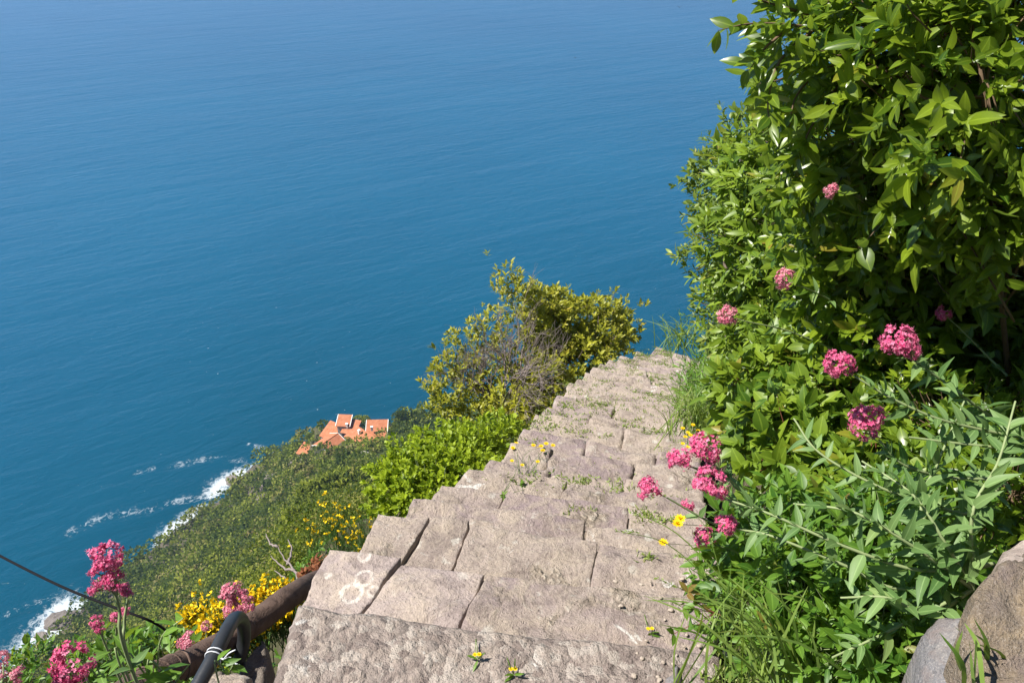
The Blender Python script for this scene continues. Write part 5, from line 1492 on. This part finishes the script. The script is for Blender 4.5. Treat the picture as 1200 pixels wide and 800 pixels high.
def build_scrub():
    g = Geo()
    N = 5600
    az = rng.uniform(R(-52), R(9), N)
    s = rng.random(N)
    te = np.interp(az, E_az, E_te); ze = np.interp(az, E_az, E_z); Xe = (H - ze) / te
    q = 0.80 - 0.25 * np.clip(ze / 70.0, 0, 1)
    u = 1 - s ** (1 / q)
    X = Xe * u
    X = np.clip(X, 9, None) * np.where(rng.random(N) < 0.06, rng.uniform(0.99, 1.03, N), 1.0)
    hw = np.array(HPOS)
    cnt = 0
    for k in range(N):
        x, y = math.sin(az[k]) * X[k], math.cos(az[k]) * X[k]
        if X[k] < 14 and az[k] > R(-14): continue
        z = float(terr(np.array([x]), np.array([y]))[0])
        if z < 0.8: continue
        if np.min(np.hypot(hw[:, 0] - x, hw[:, 1] - y)) < 8.0: continue
        pn = float(fbm(np.array([x / 26.0, y / 26.0, 3.0]), 31, 3)); pm = float(fbm(np.array([x / 9.0, y / 9.0, 8.0]), 33, 2))
        if z < 4 and rng.random() < 0.3: continue
        if pm > 0.42: continue                               # bare earth and rock shows
        r = min(2.3, 0.28 + X[k] * 0.0085) * rng.choice([0.45, 0.7, 0.9, 1.3, 1.7, 2.2])
        tint = 0.42 + 1.1 * pn + rng.normal() * 0.42
        if rng.random() < 0.10: tint = rng.uniform(1.2, 1.8)
        tint = min(max(tint, 0.0), 1.8)
        blob(g, np.array([x, y, z + r * 0.4]), r, int(min(280, max(46, 6.5 * (r / (0.0044 * X[k])) ** 2))), 0.0044 * X[k], tint)
        cnt += 1
    o = g.build('hillside_scrub', M['scrub'], None, origin=np.array([-30, 60, 150.0])); tag(o, 'mass of low olive green scrub covering the steep coastal slope', 'scrub', kind='stuff')
    print('scrub clumps', cnt)
    T = [('dark round treetop at the headland skyline, right of the houses', 470, 488, 262, 3.4, 0.05), ('lower treetop on the headland skyline touching the big bush', 489, 489, 258, 2.8, 0.15), ('grey green treetop at the headland tip by the lime bush', 480, 497, 250, 3.0, 0.45),
         ('green tree standing between the red roofs at the top', 424, 494, 278, 3.0, 0.8), ('green tree in the courtyard under the long orange roof', 408, 517, 252, 2.0, 0.75), ('grey green tree in front of the right end of the roofs', 428, 526, 246, 2.2, 0.45), ('pale bushy tree right of the rightmost house', 462, 502, 255, 2.4, 0.9),
         ('dark tree left of the roofs on the cliff top', 366, 510, 262, 2.6, 0.25), ('grey tree on the cliff edge beside the smallest left roof', 352, 522, 255, 2.4, 0.5), ('dark tree just below the grey gable', 378, 542, 235, 2.4, 0.2), ('small bright tree right below the grey gable', 398, 540, 220, 2.0, 0.7)]
    for lab, px, py, D, r, tv in T:
        gz_ = ground(px, py + 6); c = gz_ + np.array([0, 0, r * 0.75])
        t = thing('headland_tree', gz_, lab, 'tree', 'trees around the red roofed houses')
        g = Geo()
        for k in range(9):
            blob(g, c + rng.normal(size=3) * r * np.array([0.42, 0.42, 0.25]), r * rng.uniform(0.4, 0.7), 150, r * 0.16, tv + 0.12 * rng.normal())
        g.build('crown', M['scrub'], t)
        g = Geo(); top = c
        cv = bez([gz_ - np.array([0, 0, 0.5]), 0.5 * (gz_ + top) + np.array([0.2, 0.1, 0]), top], 8); tube(g, cv, np.linspace(0.28, 0.10, len(cv)), 7)
        g.build('trunk', M['bark'], t)
    kinds = [('dark_shrub', 'dark rounded shrub standing out of the olive scrub on the left slope', 'dark shrubs on the left slope', 0.0, 16), ('dry_shrub', 'dry brownish grey shrub amid the olive scrub on the left slope', 'dry shrubs on the left slope', 1.75, 11), ('bright_shrub', 'bright yellow green shrub amid the olive scrub on the left slope', 'bright shrubs on the left slope', 1.0, 12)]
    r2 = random.Random(5)
    for nm, lab, grp, tv, cnt_ in kinds:
        k = 0
        while k < cnt_:
            x = r2.uniform(110, 420); y = r2.uniform(535, 725)
            if y < 760 - 0.72 * x + 20 or y > 800 - 0.30 * x: continue
            gp = ground(x, y)
            if gp[2] < 3 or np.hypot(gp[0], gp[1]) < 25 or np.min(np.hypot(hw[:, 0] - gp[0], hw[:, 1] - gp[1])) < 9: continue
            d_ = float((gp - CAM) @ FW); r = d_ * r2.uniform(6, 13 + 9 * max(0.0, (y - 600) / 120)) / F
            t = thing(nm, gp, lab, 'shrub', grp)
            g = Geo()
            for _ in range(5): blob(g, gp + np.array([0, 0, r * 0.6]) + rng.normal(size=3) * r * np.array([0.45, 0.45, 0.2]), r * rng.uniform(0.5, 0.75), 90, d_ * 0.0042, tv + 0.1 * rng.normal())
            g.build('foliage', M['scrub'], t)
            g = Geo(); tube(g, np.array([gp - np.array([0, 0, 0.3]), gp + np.array([0, 0, r * 0.7])]), [r * 0.1, r * 0.05], 5); g.build('trunk', M['bark'], t)
            k += 1
    # rocks: outcrops on the slope and at the waterline
    rk = stone_mat('coast_rock', (0.20, 0.17, 0.14), (0.13, 0.11, 0.095), (0.27, 0.235, 0.20), 0.2, 6.0)
    def outcrop(name, label, px, py, r, squash, grp=None, sea=False):
        p = on_level(px, py, 0.0) if sea else ground(px, py, 8)
        bm = bmesh.new(); bmesh.ops.create_icosphere(bm, subdivisions=4, radius=1.0)
        co = np.array([x.co[:] for x in bm.verts])
        f = fbm(co * 1.6 + px, px, 4)
        co = co * (1 + 0.55 * f + 0.25 * np.abs(fbm(co * 3.5 + py, py, 3)))[:, None] * np.array([1.25, 0.9, squash]) * r
        for x, c in zip(bm.verts, co): x.co = c
        m = bpy.data.meshes.new(name); bm.to_mesh(m); bm.free(); m.materials.append(rk)
        o = bpy.data.objects.new(name, m); COL.objects.link(o); o.location = Vector(p); o.rotation_euler = (0, 0, px * 0.7)
        tag(o, label, 'rock', grp)
    outcrop('sea_rock', 'dark jagged rock in the surf at lower left', 72, 727, 5.0, 0.7, 'rocks at the waterline', True)
    outcrop('sea_rock', 'low rock awash beside the lowest foam, in front of the dark jagged one', 48, 745, 2.2, 0.35, 'rocks at the waterline', True)
    outcrop('sea_rock', 'rock ringed with white foam below the houses', 272, 563, 3.2, 0.6, 'rocks at the waterline', True)
    outcrop('rock_outcrop', 'grey cliff face on the slope under the small left roof', 320, 572, 4.2, 1.3, 'bare rocks on the left slope')
    outcrop('rock_outcrop', 'narrow pale rock beside the grey cliff face, lower on the slope', 308, 588, 3.0, 1.2, 'bare rocks on the left slope')
    outcrop('rock_outcrop', 'small grey rock amid scrub low on the left slope', 206, 672, 3.0, 1.0, 'bare rocks on the left slope')
    outcrop('rock_outcrop', 'pale rock just below the first house wall on the slope', 346, 548, 3.2, 1.0, 'bare rocks on the left slope')
build_scrub()

# ------------------------------------------------------------------ birds over the open sea
def bird(label, px, py, D, span, yaw, flap):
    c = P(px, py, D)
    root = thing('swift', c, label, 'bird', 'birds gliding over the sea')
    g = Geo(); ax = np.array([math.cos(yaw), math.sin(yaw), 0.1]); s = np.array([-math.sin(yaw), math.cos(yaw), 0])
    cv = np.array([c - ax * span * f for f in (-0.24, -0.2, -0.12, 0, 0.12, 0.2, 0.26)])
    tube(g, cv, span * np.array([0.01, 0.035, 0.05, 0.055, 0.04, 0.02, 0.008]), 8); g.build('body', M['birdfeather'], root)
    for sg in (-1, 1):
        g = Geo()
        pts = np.array([c + s * sg * span * f + np.array([0, 0, flap * span * f * (1 - f)]) - ax * span * 0.5 * f * f for f in np.linspace(0.04, 0.5, 7)])
        ch = span * np.array([0.11, 0.12, 0.11, 0.09, 0.07, 0.045, 0.01])[:, None]
        up_ = np.array([0, 0, span * 0.008])
        v = np.concatenate([pts + ax * ch * 0.4 + up_, pts - ax * ch * 0.6 + up_, pts + ax * ch * 0.4 - up_, pts - ax * ch * 0.6 - up_])
        i = np.arange(6)
        g.add(v, [np.stack([i, i + 1, i + 8, i + 7], -1), np.stack([i + 14, i + 21, i + 22, i + 15], -1), np.stack([i, i + 14, i + 15, i + 1], -1), np.stack([i + 7, i + 8, i + 22, i + 21], -1)])
        g.build('wing', M['birdfeather'], root)
bird('tiny dark bird flying over the pale sea close to the top edge', 796, 9, 60, 0.42, R(70), 0.9)
bird('tiny dark bird skimming over the open sea left of the leafy branch', 674, 68, 70, 0.36, R(20), 0.5)


# ------------------------------------------------------------------ sea air
def build_haze():
    g = Geo(); a = 62000.0
    box(g, np.array([0, 0, (H + 6 - 15.5) / 2]), np.array([1.0, 0, 0]), np.array([0, 1.0, 0]), np.array([0, 0, 1.0]), a, a, (H + 6 + 15.5) / 2)
    m = bpy.data.materials.new('sea_air'); m.use_nodes = True; nt = m.node_tree; nt.nodes.clear()
    v = nt.nodes.new('ShaderNodeVolumePrincipled'); v.inputs['Color'].default_value = (0.36, 0.58, 1.0, 1); v.inputs['Density'].default_value = 0.00020; v.inputs['Anisotropy'].default_value = 0.2
    o = nt.nodes.new('ShaderNodeOutputMaterial'); nt.links.new(v.outputs[0], o.inputs['Volume'])
    tag(g.build('haze', m, None, smooth=False), kind='stuff')
build_haze()
